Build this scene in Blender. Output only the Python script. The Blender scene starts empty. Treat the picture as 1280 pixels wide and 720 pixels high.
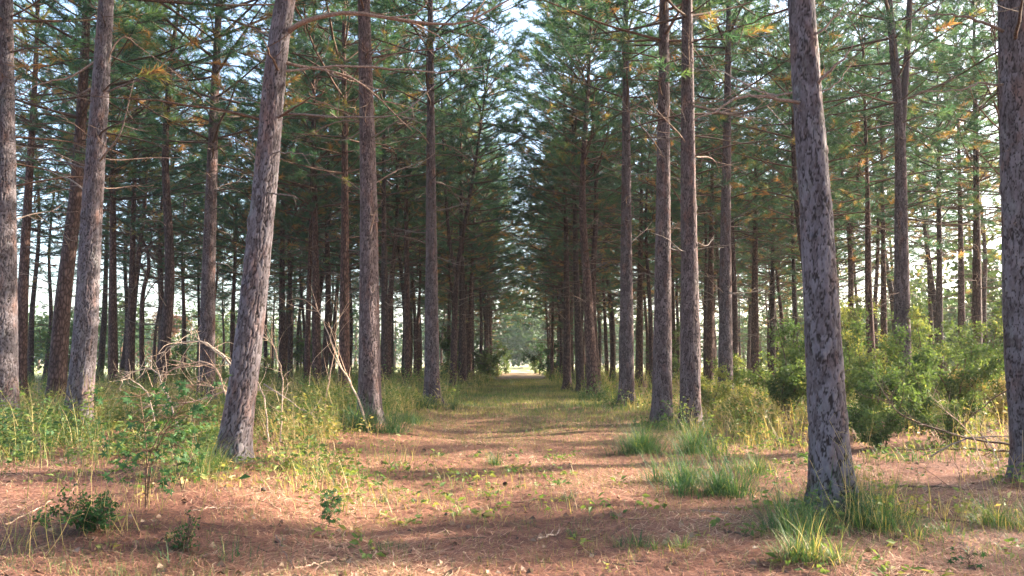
import bpy, math, random
import numpy as np
from mathutils import Vector, Matrix, Quaternion

rng = np.random.default_rng(7)
random.seed(7)
S = bpy.context.scene
COL = S.collection
R = math.radians
PI = math.pi

# ------------------------------------------------------------------ camera
F = 949.0
EYE = 1.55
PITCH = math.atan(92 / F)
YAW = math.atan(8 / F)
cd = bpy.data.cameras.new("camera")
cam = bpy.data.objects.new("camera", cd)
COL.objects.link(cam)
cam.location = (0, 0, EYE)
cam.rotation_euler = (PI / 2 + PITCH, 0, YAW)
cd.sensor_width = 36.0
cd.lens = 36.0 * F / 1280.0
cd.clip_start = 0.05
cd.clip_end = 2000
S.camera = cam


def P(px, py, d):
    """World point seen at photo pixel (px, py) at distance y = d down the trail."""
    dx, dy = (px - 640) / F, -(py - 360) / F
    cp, sp = math.cos(PITCH), math.sin(PITCH)
    x, y, z = dx, cp - dy * sp, sp + dy * cp
    c, s = math.cos(YAW), math.sin(YAW)
    x, y = x * c - y * s, x * s + y * c
    k = d / y
    return np.array([x * k, d, EYE + z * k])


def sstep(a, b, x):
    t = np.clip((np.asarray(x, float) - a) / (b - a), 0, 1)
    return t * t * (3 - 2 * t)


MOUNDS = []      # needle litter heaped round the nearest trunks


def gz(x, y):
    """Height of the forest floor: flat trail, low bank to its left."""
    x = np.asarray(x, float)
    y = np.asarray(y, float)
    near = 1 - sstep(45, 110, y)
    z = 0.20 * sstep(1.2, 3.4, -x) * near + 0.06 * sstep(2.8, 6, x) * near
    z = z + 0.022 * np.sin(1.3 * x + 0.7 * y) + 0.018 * np.sin(0.9 * y - 1.7 * x + 1.1) + 0.012 * np.sin(2.9 * x + 2.1 * y + .4)
    z = z + 0.012 * np.sin(3.7 * y - 1.2 * x)
    for mx_, my_ in MOUNDS:
        z = z + .075 * np.exp(-((x - mx_) ** 2 + (y - my_) ** 2) / .42)
    return z


def ground_at(px, d):
    a = P(px, 500, d)
    return np.array([a[0], d, float(gz(a[0], d))])


# ------------------------------------------------------------------ object helpers
def link(o, parent=None):
    COL.objects.link(o)
    if parent is not None:
        o.parent = parent
    return o


def tag(o, label=None, cat=None, group=None, kind=None):
    for k, v in (("label", label), ("category", cat), ("group", group), ("kind", kind)):
        if v:
            o[k] = v
    return o


def empty(name, loc, label, cat, group=None, rz=0, sc=1.0):
    o = bpy.data.objects.new(name, None)
    o.location = loc
    o.rotation_euler = (0, 0, rz)
    o.scale = (sc, sc, sc)
    o.empty_display_size = 0.2
    link(o)
    return tag(o, label, cat, group)


def mesh(name, groups, mats, smooth=True):
    """groups: list of dicts v (N,3), f (M,k), m material slot, t tint scalar or (N,), optional b second attribute."""
    vs, ts, bs, loops, starts, mi = [], [], [], [], [], []
    off = 0
    ls = 0
    for g in groups:
        v = np.asarray(g["v"], float).reshape(-1, 3)
        f = np.asarray(g["f"], int)
        if len(v) == 0 or len(f) == 0:
            continue
        n = len(v)
        vs.append(v)
        ts.append(np.broadcast_to(np.asarray(g.get("t", 0.5), float), (n,)))
        bs.append(np.broadcast_to(np.asarray(g.get("b", 0.5), float), (n,)))
        loops.append((f + off).ravel())
        k = f.shape[1]
        starts.append(ls + np.arange(len(f)) * k)
        ls += len(f) * k
        mi.append(np.full(len(f), g.get("m", 0), np.int32))
        off += n
    V = np.concatenate(vs)
    L = np.concatenate(loops).astype(np.int32)
    ST = np.concatenate(starts).astype(np.int32)
    MI = np.concatenate(mi)
    me = bpy.data.meshes.new(name)
    me.vertices.add(len(V))
    me.vertices.foreach_set("co", V.astype(np.float32).ravel())
    me.loops.add(len(L))
    me.loops.foreach_set("vertex_index", L)
    me.polygons.add(len(ST))
    me.polygons.foreach_set("loop_start", ST)
    me.polygons.foreach_set("material_index", MI)
    me.polygons.foreach_set("use_smooth", np.full(len(ST), smooth, bool))
    for nm, arr in (("tint", np.concatenate(ts)), ("rough", np.concatenate(bs))):
        a = me.attributes.new(nm, "FLOAT", "POINT")
        a.data.foreach_set("value", arr.astype(np.float32))
    for m in mats:
        me.materials.append(m)
    me.update()
    me.validate()
    return me


def obj(name, me, parent=None, loc=None, rot=None, sc=None):
    o = bpy.data.objects.new(name, me)
    if loc is not None:
        o.location = loc
    if rot is not None:
        o.rotation_euler = rot
    if sc is not None:
        o.scale = (sc, sc, sc) if np.isscalar(sc) else sc
    return link(o, parent)


# ------------------------------------------------------------------ materials
def mat(name):
    m = bpy.data.materials.new(name)
    m.use_nodes = True
    nt = m.node_tree
    nt.nodes.clear()
    return m, nt, nt.nodes, nt.links


def ramp(N, stops):
    r = N.new("ShaderNodeValToRGB")
    cr = r.color_ramp
    while len(cr.elements) > 1:
        cr.elements.remove(cr.elements[-1])
    for i, (p, c) in enumerate(stops):
        e = cr.elements[0] if i == 0 else cr.elements.new(p)
        e.position = p
        e.color = (*c, 1) if len(c) == 3 else c
    return r


def attr(N, nm):
    a = N.new("ShaderNodeAttribute")
    a.attribute_name = nm
    return a


def leafmat(name, stops, trans=0.35, rough=0.55, spec=0.25, tgain=1.3):
    m, nt, N, L = mat(name)
    a = attr(N, "tint")
    r = ramp(N, stops)
    L.new(a.outputs["Fac"], r.inputs[0])
    p = N.new("ShaderNodeBsdfPrincipled")
    p.inputs["Roughness"].default_value = rough
    p.inputs["Specular IOR Level"].default_value = spec
    L.new(r.outputs[0], p.inputs["Base Color"])
    t = N.new("ShaderNodeBsdfTranslucent")
    mx = N.new("ShaderNodeMix")
    mx.data_type = "RGBA"
    mx.blend_type = "MULTIPLY"
    mx.inputs[0].default_value = 1
    L.new(r.outputs[0], mx.inputs[6])
    mx.inputs[7].default_value = (tgain * 1.15, tgain * 1.1, tgain * 0.55, 1)
    L.new(mx.outputs[2], t.inputs[0])
    s = N.new("ShaderNodeMixShader")
    s.inputs[0].default_value = trans
    L.new(p.outputs[0], s.inputs[1])
    L.new(t.outputs[0], s.inputs[2])
    o = N.new("ShaderNodeOutputMaterial")
    L.new(s.outputs[0], o.inputs[0])
    return m


M_NEEDLE = leafmat("pine_needle_green", [(0, (.026, .068, .054)), (.35, (.044, .104, .076)), (.62, (.085, .145, .068)), (.80, (.14, .18, .06)), (.86, (.20, .17, .07)), (.92, (.27, .15, .07)), (1, (.32, .16, .08))], trans=.55, rough=.45, spec=.4)
M_LEAF = leafmat("broad_leaf_green", [(0, (.03, .055, .026)), (.4, (.058, .10, .040)), (.75, (.11, .155, .055)), (1, (.23, .23, .085))], trans=.42, rough=.6, spec=.15)
M_LEAFD = leafmat("broad_leaf_deep_green", [(0, (.018, .048, .016)), (.5, (.036, .092, .030)), (1, (.10, .17, .045))], trans=.35, rough=.6, spec=.2)
M_WEED = leafmat("weed_green", [(0, (.04, .085, .03)), (.35, (.08, .13, .04)), (.6, (.14, .18, .05)), (.8, (.24, .22, .08)), (1, (.34, .25, .13))], trans=.4)
M_GRASS = leafmat("grass_blade", [(0, (.030, .075, .042)), (.4, (.065, .125, .05)), (.65, (.16, .20, .06)), (.85, (.32, .26, .10)), (1, (.42, .32, .17))], trans=.35)
M_STRAW = leafmat("fallen_pine_needle", [(0, (.06, .032, .028)), (.35, (.185, .085, .062)), (.7, (.33, .16, .105)), (1, (.50, .35, .24))], trans=.1, rough=.6, tgain=1)
M_FAR = leafmat("distant_leaf", [(0, (.03, .06, .035)), (.6, (.055, .095, .045)), (1, (.11, .14, .05))], trans=.3)
M_AUT = leafmat("autumn_leaf", [(0, (.13, .07, .07)), (.6, (.24, .14, .13)), (1, (.32, .21, .17))], trans=.35)


def barknear(nm, k, cr_):
    m, nt, N, L = mat(nm)
    t = attr(N, "tint")      # 0 in a crack .. 1 on a plate
    b = attr(N, "rough")     # plate random
    tc = N.new("ShaderNodeTexCoord")
    mp = N.new("ShaderNodeMapping")
    mp.inputs["Scale"].default_value = (1, 1, .35)
    L.new(tc.outputs["Object"], mp.inputs[0])
    n1 = N.new("ShaderNodeTexNoise")
    n1.inputs["Scale"].default_value = 38
    n1.inputs["Detail"].default_value = 6
    n1.inputs["Roughness"].default_value = .65
    L.new(mp.outputs[0], n1.inputs[0])
    plate = ramp(N, [(p_, tuple(a_ * b_ for a_, b_ in zip(c_, k))) for p_, c_ in [(0, (.075, .052, .05)), (.35, (.145, .113, .113)), (.7, (.215, .18, .185)), (1, (.29, .24, .225))]])
    ad = N.new("ShaderNodeMath")
    ad.operation = "MULTIPLY_ADD"
    L.new(n1.outputs[0], ad.inputs[0])
    ad.inputs[1].default_value = 1.5
    sub = N.new("ShaderNodeMath")
    sub.operation = "MULTIPLY_ADD"
    L.new(b.outputs["Fac"], sub.inputs[0])
    sub.inputs[1].default_value = .55
    sub.inputs[2].default_value = -.55
    L.new(sub.outputs[0], ad.inputs[2])
    L.new(ad.outputs[0], plate.inputs[0])
    mx = N.new("ShaderNodeMix")
    mx.data_type = "RGBA"
    cr = ramp(N, [(.15, (0, 0, 0)), (.8, (1, 1, 1))])
    L.new(t.outputs["Fac"], cr.inputs[0])
    L.new(cr.outputs[0], mx.inputs[0])
    mx.inputs[6].default_value = (*cr_, 1)
    n5 = N.new("ShaderNodeTexNoise")       # flaked reddish patches and grey lichen bloom
    n5.inputs["Scale"].default_value = 5
    n5.inputs["Detail"].default_value = 5
    L.new(mp.outputs[0], n5.inputs[0])
    r5 = ramp(N, [(.30, (1.28, .92, .74)), (.46, (1, 1, 1)), (.60, (1, 1, 1)), (.74, (1.05, 1.18, 1.08))])
    L.new(n5.outputs[0], r5.inputs[0])
    m5 = N.new("ShaderNodeMix")
    m5.data_type = "RGBA"
    m5.blend_type = "MULTIPLY"
    m5.inputs[0].default_value = 1
    L.new(plate.outputs[0], m5.inputs[6])
    L.new(r5.outputs[0], m5.inputs[7])
    L.new(m5.outputs[2], mx.inputs[7])
    p = N.new("ShaderNodeBsdfPrincipled")
    p.inputs["Roughness"].default_value = .85
    p.inputs["Specular IOR Level"].default_value = .2
    L.new(mx.outputs[2], p.inputs["Base Color"])
    bp = N.new("ShaderNodeBump")
    bp.inputs["Strength"].default_value = .6
    bp.inputs["Distance"].default_value = .012
    L.new(n1.outputs[0], bp.inputs["Height"])
    L.new(bp.outputs[0], p.inputs["Normal"])
    o = N.new("ShaderNodeOutputMaterial")
    L.new(p.outputs[0], o.inputs[0])
    return m


def barkfar(name, c0, c1, c2, sc=(15, 15, 5.5), bump=.03):
    m, nt, N, L = mat(name)
    tc = N.new("ShaderNodeTexCoord")
    oi = N.new("ShaderNodeObjectInfo")
    ofs = N.new("ShaderNodeVectorMath")
    ofs.operation = "SCALE"
    L.new(oi.outputs["Location"], ofs.inputs[0])
    ofs.inputs[3].default_value = 3.7
    add = N.new("ShaderNodeVectorMath")
    add.operation = "ADD"
    L.new(tc.outputs["Object"], add.inputs[0])
    L.new(ofs.outputs[0], add.inputs[1])
    mp = N.new("ShaderNodeMapping")
    mp.inputs["Scale"].default_value = sc
    L.new(add.outputs[0], mp.inputs[0])
    nz = N.new("ShaderNodeTexNoise")
    nz.inputs["Scale"].default_value = 1.3
    nz.inputs["Detail"].default_value = 4
    L.new(mp.outputs[0], nz.inputs[0])
    mixv = N.new("ShaderNodeMix")
    mixv.data_type = "VECTOR"
    mixv.inputs[0].default_value = .35
    L.new(mp.outputs[0], mixv.inputs[4])
    L.new(nz.outputs["Color"], mixv.inputs[5])
    vo = N.new("ShaderNodeTexVoronoi")
    vo.feature = "DISTANCE_TO_EDGE"
    vo.inputs["Scale"].default_value = 1.4
    L.new(mixv.outputs[1], vo.inputs[0])
    r = ramp(N, [(0, c0), (.10, c1), (.35, c2)])
    L.new(vo.outputs[0], r.inputs[0])
    mx = N.new("ShaderNodeMix")
    mx.data_type = "RGBA"
    mx.blend_type = "MULTIPLY"
    mx.inputs[0].default_value = .8
    L.new(r.outputs[0], mx.inputs[6])
    n2 = N.new("ShaderNodeTexNoise")
    n2.inputs["Scale"].default_value = .6
    n2.inputs["Detail"].default_value = 5
    L.new(mp.outputs[0], n2.inputs[0])
    r2 = ramp(N, [(.3, (.55, .5, .5)), (.7, (1.25, 1.2, 1.2))])
    L.new(n2.outputs[0], r2.inputs[0])
    L.new(r2.outputs[0], mx.inputs[7])
    own = N.new("ShaderNodeMix")          # every tree its own bark tone
    own.data_type = "RGBA"
    own.blend_type = "MULTIPLY"
    own.inputs[0].default_value = 1
    ro = ramp(N, [(0, (.72, .70, .72)), (.35, (1.0, .95, .93)), (.7, (1.22, 1.02, .92)), (1, (1.3, 1.22, 1.2))])
    L.new(oi.outputs["Random"], ro.inputs[0])
    L.new(mx.outputs[2], own.inputs[6])
    L.new(ro.outputs[0], own.inputs[7])
    mx = own
    p = N.new("ShaderNodeBsdfPrincipled")
    p.inputs["Roughness"].default_value = .85
    p.inputs["Specular IOR Level"].default_value = .2
    L.new(mx.outputs[2], p.inputs["Base Color"])
    bp = N.new("ShaderNodeBump")
    bp.inputs["Strength"].default_value = .8
    bp.inputs["Distance"].default_value = bump
    mm = N.new("ShaderNodeMath")
    mm.operation = "MINIMUM"
    L.new(vo.outputs[0], mm.inputs[0])
    mm.inputs[1].default_value = .25
    L.new(mm.outputs[0], bp.inputs["Height"])
    L.new(bp.outputs[0], p.inputs["Normal"])
    o = N.new("ShaderNodeOutputMaterial")
    L.new(p.outputs[0], o.inputs[0])
    return m


M_BARKN = barknear("plated_pine_bark", (.59, .615, .67), (.022, .016, .016))
M_BARKM = barknear("shaded_plated_pine_bark", (.54, .49, .50), (.020, .013, .012))  # darker, redder bark for farther pines, their weaker skylight put into the colour
M_BARK = barkfar("brown_pine_bark", (.022, .013, .011), (.062, .038, .034), (.115, .08, .073))
M_LIMB = barkfar("grey_dead_limb", (.09, .075, .065), (.19, .16, .14), (.27, .235, .21), (60, 60, 60), .004)
M_LIVE = barkfar("live_limb_bark", (.045, .03, .022), (.10, .07, .055), (.15, .11, .09), (40, 40, 40), .006)
M_TWIG = barkfar("pale_fallen_wood", (.20, .155, .115), (.42, .34, .26), (.55, .46, .37), (50, 50, 50), .004)
M_STEM = barkfar("shrub_stem_bark", (.05, .035, .025), (.11, .08, .055), (.16, .12, .085), (60, 60, 60), .003)


def groundmat():
    m, nt, N, L = mat("pine_straw_floor")
    geo = N.new("ShaderNodeNewGeometry")
    pos = geo.outputs["Position"]

    def noise(scale, det=6, rough=.6, vec=None):
        n = N.new("ShaderNodeTexNoise")
        n.inputs["Scale"].default_value = scale
        n.inputs["Detail"].default_value = det
        n.inputs["Roughness"].default_value = rough
        L.new(vec or pos, n.inputs[0])
        return n

    def streak(ang, sc):
        mp = N.new("ShaderNodeMapping")
        mp.inputs["Rotation"].default_value = (0, 0, R(ang))
        mp.inputs["Scale"].default_value = (sc * .10, sc, sc)
        w = noise(2.0, 2)
        ad = N.new("ShaderNodeVectorMath")
        ad.operation = "MULTIPLY_ADD"
        L.new(w.outputs["Color"], ad.inputs[0])
        ad.inputs[1].default_value = (.25, .25, 0)
        L.new(pos, ad.inputs[2])
        L.new(ad.outputs[0], mp.inputs[0])
        return noise(1, 3, .6, mp.outputs[0])

    s1, s2, s3 = streak(20, 95), streak(-38, 105), streak(80, 85)
    a = N.new("ShaderNodeMath")
    a.operation = "MAXIMUM"
    L.new(s1.outputs[0], a.inputs[0])
    L.new(s2.outputs[0], a.inputs[1])
    b = N.new("ShaderNodeMath")
    b.operation = "MAXIMUM"
    L.new(a.outputs[0], b.inputs[0])
    L.new(s3.outputs[0], b.inputs[1])
    straw = ramp(N, [(.40, (.055, .03, .025)), (.52, (.17, .078, .058)), (.64, (.31, .15, .098)), (.8, (.46, .29, .19))])
    L.new(b.outputs[0], straw.inputs[0])
    # patches: duller trodden litter, thin soil, moss-green bits
    n1 = noise(.9, 5)
    r1 = ramp(N, [(.40, (0, 0, 0)), (.62, (1, 1, 1))])
    L.new(n1.outputs[0], r1.inputs[0])
    mx = N.new("ShaderNodeMix")
    mx.data_type = "RGBA"
    mx.blend_type = "MULTIPLY"
    L.new(r1.outputs[0], mx.inputs[0])
    L.new(straw.outputs[0], mx.inputs[6])
    mx.inputs[7].default_value = (.66, .66, .70, 1)
    # further down the trail the litter turns to short dry grass
    sx = N.new("ShaderNodeSeparateXYZ")
    L.new(pos, sx.inputs[0])
    mr = N.new("ShaderNodeMapRange")
    L.new(sx.outputs[1], mr.inputs[0])
    mr.inputs[1].default_value = 12
    mr.inputs[2].default_value = 34
    mr.inputs[3].default_value = 0
    mr.inputs[4].default_value = .85
    n2 = noise(1.6, 6, .7)
    r2 = ramp(N, [(.42, (0, 0, 0)), (.6, (1, 1, 1))])
    L.new(n2.outputs[0], r2.inputs[0])
    mu = N.new("ShaderNodeMath")
    mu.operation = "MULTIPLY"
    L.new(mr.outputs[0], mu.inputs[0])
    L.new(r2.outputs[0], mu.inputs[1])
    n3 = noise(14, 4, .7)
    gr = ramp(N, [(.35, (.07, .09, .03)), (.6, (.20, .20, .07)), (.75, (.34, .27, .12))])
    L.new(n3.outputs[0], gr.inputs[0])
    mx2 = N.new("ShaderNodeMix")
    mx2.data_type = "RGBA"
    L.new(mu.outputs[0], mx2.inputs[0])
    L.new(mx.outputs[2], mx2.inputs[6])
    L.new(gr.outputs[0], mx2.inputs[7])
    p = N.new("ShaderNodeBsdfPrincipled")
    p.inputs["Roughness"].default_value = .8
    p.inputs["Specular IOR Level"].default_value = .15
    L.new(mx2.outputs[2], p.inputs["Base Color"])
    bp = N.new("ShaderNodeBump")
    bp.inputs["Strength"].default_value = .7
    bp.inputs["Distance"].default_value = .02
    L.new(b.outputs[0], bp.inputs["Height"])
    L.new(bp.outputs[0], p.inputs["Normal"])
    o = N.new("ShaderNodeOutputMaterial")
    L.new(p.outputs[0], o.inputs[0])
    return m


def fieldmat():
    m, nt, N, L = mat("mown_field")
    geo = N.new("ShaderNodeNewGeometry")
    n = N.new("ShaderNodeTexNoise")
    n.inputs["Scale"].default_value = .35
    n.inputs["Detail"].default_value = 8
    L.new(geo.outputs["Position"], n.inputs[0])
    r = ramp(N, [(.3, (.20, .24, .08)), (.55, (.33, .34, .14)), (.75, (.42, .38, .2))])
    L.new(n.outputs[0], r.inputs[0])
    p = N.new("ShaderNodeBsdfPrincipled")
    p.inputs["Roughness"].default_value = .9
    L.new(r.outputs[0], p.inputs["Base Color"])
    o = N.new("ShaderNodeOutputMaterial")
    L.new(p.outputs[0], o.inputs[0])
    return m


M_GROUND = groundmat()
M_FIELD = fieldmat()


def plain(name, c, rough=.8):
    m, nt, N, L = mat(name)
    tc = N.new("ShaderNodeTexCoord")
    n = N.new("ShaderNodeTexNoise")
    n.inputs["Scale"].default_value = 60
    n.inputs["Detail"].default_value = 5
    L.new(tc.outputs["Object"], n.inputs[0])
    r = ramp(N, [(.3, tuple(x * .6 for x in c)), (.7, tuple(x * 1.3 for x in c))])
    L.new(n.outputs[0], r.inputs[0])
    p = N.new("ShaderNodeBsdfPrincipled")
    p.inputs["Roughness"].default_value = rough
    L.new(r.outputs[0], p.inputs["Base Color"])
    o = N.new("ShaderNodeOutputMaterial")
    L.new(p.outputs[0], o.inputs[0])
    return m


M_CONE = plain("pine_cone_scale", (.07, .04, .03))

# ------------------------------------------------------------------ shape helpers


def norm(a):
    return a / np.maximum(np.linalg.norm(a, axis=-1, keepdims=True), 1e-9)


def tube(pts, rad, seg=6, m=0, t=.5):
    pts = np.asarray(pts, float)
    n = len(pts)
    rad = np.broadcast_to(np.asarray(rad, float), (n,))
    tan = norm(np.gradient(pts, axis=0))
    ref = np.array([0, 0, 1.0]) if abs(tan[0][2]) < .9 else np.array([1.0, 0, 0])
    u = norm(np.cross(tan, ref))
    w = np.cross(tan, u)
    th = np.arange(seg) / seg * 2 * PI
    ring = (u[:, None, :] * np.cos(th)[None, :, None] + w[:, None, :] * np.sin(th)[None, :, None]) * rad[:, None, None]
    v = (pts[:, None, :] + ring).reshape(-1, 3)
    i = np.arange(n - 1)[:, None] * seg
    j = np.arange(seg)[None, :]
    j2 = (j + 1) % seg
    f = np.stack([i + j, i + j2, i + seg + j2, i + seg + j], -1).reshape(-1, 4)
    return dict(v=v, f=f, m=m, t=t)


def curve(pts, n):
    """Smooth resampling of a polyline (Catmull-Rom)."""
    p = np.asarray(pts, float)
    if len(p) == 2:
        return p[0] + (p[1] - p[0]) * np.linspace(0, 1, n)[:, None]
    q = np.vstack([2 * p[0] - p[1], p, 2 * p[-1] - p[-2]])
    out = []
    for s in np.linspace(0, len(p) - 1 - 1e-6, n):
        i = int(s)
        t = s - i
        a, b, c, d = q[i], q[i + 1], q[i + 2], q[i + 3]
        out.append(.5 * ((2 * b) + (c - a) * t + (2 * a - 5 * b + 4 * c - d) * t * t + (3 * b - a - 3 * c + d) * t ** 3))
    return np.array(out)


def leaves(pos, dirs, size, asp=.5, m=0, t=.5, fold=.25):
    """One folded diamond blade per leaf, growing along dirs."""
    n = len(pos)
    dirs = norm(dirs)
    r = norm(rng.normal(size=(n, 3)) + np.array([0, 0, 1.2]))
    side = norm(np.cross(dirs, r))
    nor = np.cross(side, dirs)
    s = np.broadcast_to(np.asarray(size, float), (n,))[:, None]
    a = pos
    b = pos + dirs * s * .45 + side * s * asp * .5 + nor * s * fold * .3
    c = pos + dirs * s - nor * s * fold * .3
    d = pos + dirs * s * .45 - side * s * asp * .5 + nor * s * fold * .3
    v = np.stack([a, b, c, d], 1).reshape(-1, 3)
    k = np.arange(n)[:, None] * 4
    f = np.concatenate([k + [0, 1, 2], k + [0, 2, 3]])
    tt = np.repeat(np.broadcast_to(np.asarray(t, float), (n,)), 4)
    return dict(v=v, f=f, m=m, t=tt)


def lobed(pos, dirs, size, m=0, t=.5, lobes=5):
    """Star-lobed leaves (sweetgum, oak) as triangle fans."""
    n = len(pos)
    dirs = norm(dirs)
    r = norm(rng.normal(size=(n, 3)) * .6 + np.array([0, -.5, 1.0]))
    side = norm(np.cross(dirs, r))
    nor = np.cross(side, dirs)
    k = 2 * lobes + 1
    ang = np.linspace(-2.5, 2.5, k)
    rad = np.where(np.arange(k) % 2 == 1, 1.0, .42) * (1 - .12 * np.abs(ang))
    s = np.broadcast_to(np.asarray(size, float), (n,))[:, None, None]
    cen = pos[:, None, :] + dirs[:, None, :] * s * .35
    rim = cen + s * .62 * rad[None, :, None] * (dirs[:, None, :] * np.cos(ang)[None, :, None] + side[:, None, :] * np.sin(ang)[None, :, None]) - nor[:, None, :] * s * .12 * rad[None, :, None]
    v = np.concatenate([cen, rim], 1).reshape(-1, 3)
    b = np.arange(n)[:, None, None] * (k + 1)
    i = np.arange(k - 1)[None, :, None]
    f = np.concatenate([b + 0 * i, b + 1 + i, b + 2 + i], 2).reshape(-1, 3)
    tt = np.repeat(np.broadcast_to(np.asarray(t, float), (n,)), k + 1)
    return dict(v=v, f=f, m=m, t=tt)


def blades(pos, az, lean, length, width, droop, m=0, t=.5, segs=3):
    n = len(pos)
    B = lambda a: np.broadcast_to(np.asarray(a, float), (n,))
    az, lean, length, width, droop = map(B, (az, lean, length, width, droop))
    h = np.stack([np.cos(az), np.sin(az), 0 * az], 1)
    sd = np.stack([-np.sin(az), np.cos(az), 0 * az], 1)
    p = pos.copy()
    ang = lean.copy()
    rows = []
    for i in range(segs + 1):
        w = width * (1 - i / segs) ** .7
        if i < segs:
            rows += [p - sd * w[:, None] / 2, p + sd * w[:, None] / 2]
        else:
            rows += [p]
        st = length / segs
        p = p + h * (np.sin(ang) * st)[:, None] + np.array([0, 0, 1.0]) * (np.cos(ang) * st)[:, None]
        ang = ang + droop / segs
    v = np.stack(rows, 1).reshape(-1, 3)
    q = 2 * segs + 1
    k = np.arange(n)[:, None] * q
    f4 = np.concatenate([k + [2 * i, 2 * i + 1, 2 * i + 3, 2 * i + 2] for i in range(segs - 1)]) if segs > 1 else np.zeros((0, 4), int)
    f3 = k + [2 * segs - 2, 2 * segs - 1, 2 * segs]
    tt = np.repeat(B(t), q)
    return [dict(v=v, f=f4, m=m, t=tt), dict(v=v, f=f3, m=m, t=tt)]


# ------------------------------------------------------------------ pine parts
def needles(pos, axis, n_each, length, width, tint, m):
    """Brushes of long needles round twig tips: one slim triangle each."""
    n = len(pos)
    p = np.repeat(pos, n_each, 0)
    a = np.repeat(axis, n_each, 0)
    tt = np.repeat(tint, n_each)
    N = len(p)
    perp = norm(np.cross(a, rng.normal(size=(N, 3))))
    th = rng.uniform(.2, 1.35, N)[:, None]
    d = a * np.cos(th) + perp * np.sin(th)
    d[:, 2] -= .12
    d = norm(d)
    ln = (length * rng.uniform(.7, 1.2, N))[:, None]
    wd = norm(np.cross(d, rng.normal(size=(N, 3)))) * width / 2
    st = p + a * rng.uniform(-.12, .04, N)[:, None]
    v = np.stack([st - wd, st + wd, st + d * ln], 1).reshape(-1, 3)
    f = np.arange(3 * N).reshape(-1, 3)
    return dict(v=v, f=f, m=m, t=np.repeat(np.clip(tt + rng.normal(0, .05, N), 0, 1), 3))


def crown_mesh(name, L=9.5, spread=2.7, bare=3.2, n_need=17, seed=0, brown=.1, dens=1.0, gap=.30):
    """Crown from its lowest live whorl (z = 0) to the tip, bare dead whorls below."""
    global rng
    keep = rng
    rng = np.random.default_rng(seed + 100)
    wood, tp, ta, tt = [], [], [], []
    z = -bare
    rot = 0
    while z < L - .25:
        f = z / L
        k = rng.integers(2, 5) if z < 0 else rng.integers(4, 6)
        rot += rng.uniform(.5, 1.5)
        for i in range(k):
            if rng.random() < (.4 if z < 0 else .08):
                continue
            az = rot + i * 2 * PI / k + rng.normal(0, .25)
            if z < 0:
                ln = rng.uniform(.5, 2.3)
            else:
                ln = spread * (1 - f) ** .52 * min(1, .72 + f * 1.4) * rng.choice([.45, .7, .9, 1.0, 1.1, 1.25]) * rng.uniform(.85, 1.1) + .3
            el = rng.uniform(-.15, .35) if z < 0 else .18 + .6 * f + rng.normal(0, .2)
            n = 7
            alive = z < 0 and z > -.8 * bare and rng.random() < .3
            s = np.linspace(0, 1, n)
            bend = rng.normal(0, .12)
            x = s * ln * math.cos(el)
            zz = s * ln * math.sin(el) + (.12 + .1 * rng.random()) * ln * (s ** 2) * (-.9 if z < 0 else .5) + rng.normal(0, .02, n) * s
            lat = bend * ln * s ** 2 + rng.normal(0, .03, n) * s * ln * .5
            c, sn = math.cos(az), math.sin(az)
            pts = np.stack([x * c - lat * sn, x * sn + lat * c, z + zz + rng.normal(0, .05)], 1)
            r0 = .010 + .0085 * ln
            wood.append(tube(pts, r0 * (1 - .8 * s), 4, 0))
            nt_ = int(ln / (gap if z > 0 else .34)) + 1
            for q in range(nt_):
                u = rng.uniform(.3 if z > 0 else .2, 1.0)
                b = pts[0] + 0
                ii = u * (n - 1)
                i0 = min(int(ii), n - 2)
                b = pts[i0] + (pts[i0 + 1] - pts[i0]) * (ii - i0)
                dv = norm(pts[i0 + 1] - pts[i0])
                sd = norm(np.cross(dv, [0, 0, 1.0])) * (1 if q % 2 else -1)
                d = norm(dv * rng.uniform(.5, .9) + sd * rng.uniform(.4, .9) + np.array([0, 0, rng.uniform(-.45, .8)]))
                tl = rng.uniform(.3, .85) * (1.3 - .6 * u) * (1.0 if z > 0 else .8)
                e = b + d * tl
                mid = b + d * tl * .5 + np.array([0, 0, -.02])
                wood.append(tube([b, mid, e], [.006, .0045, .003], 3, 0))
                if z < 0 and not alive:
                    continue
                if rng.random() > dens * (.72 + .4 * u):
                    continue
                base = rng.random() ** 1.2 * .62
                if rng.random() < brown * (1.1 if f < .3 else .3):
                    base = rng.uniform(.82, 1)
                for w in np.linspace(.5, 1, max(2, int(tl / .17))):
                    tp.append(b + d * tl * w)
                    ta.append(norm(d + np.array([0, 0, .15])))
                    tt.append(base)
            if z >= 0:
                for w in (.86, 1.0):
                    tp.append(pts[0] + (pts[-1] - pts[0]) * w)
                    ta.append(norm(pts[-1] - pts[-2]))
                    tt.append(rng.random() * .6)
        z += rng.uniform(.35, .75) if z < 0 else rng.uniform(.5, .85) * (1 - .35 * f)
    # the leader
    for w in np.linspace(L - .7, L, 5):
        tp.append(np.array([0, 0, w]))
        ta.append(np.array([0, 0, 1.0]))
        tt.append(.5)
    g = wood + [needles(np.array(tp), np.array(ta), int(n_need * 1.3), .23, .0155, np.array(tt), 1)]
    me = mesh(name, g, [M_LIVE, M_NEEDLE])
    rng = keep
    return me


def noise3(X, Y, Z, freq, seed, terms=14):
    """Smooth pseudo-random field from summed waves, about -1 .. 1."""
    r = np.random.default_rng(seed)
    t = 0
    for _ in range(terms):
        k = norm(r.normal(size=3)) * freq * r.uniform(.5, 1.6) * 2 * PI
        t = t + np.sin(k[0] * X + k[1] * Y + k[2] * Z + r.uniform(0, 2 * PI))
    return t / math.sqrt(terms / 2) / 1.6


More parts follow.
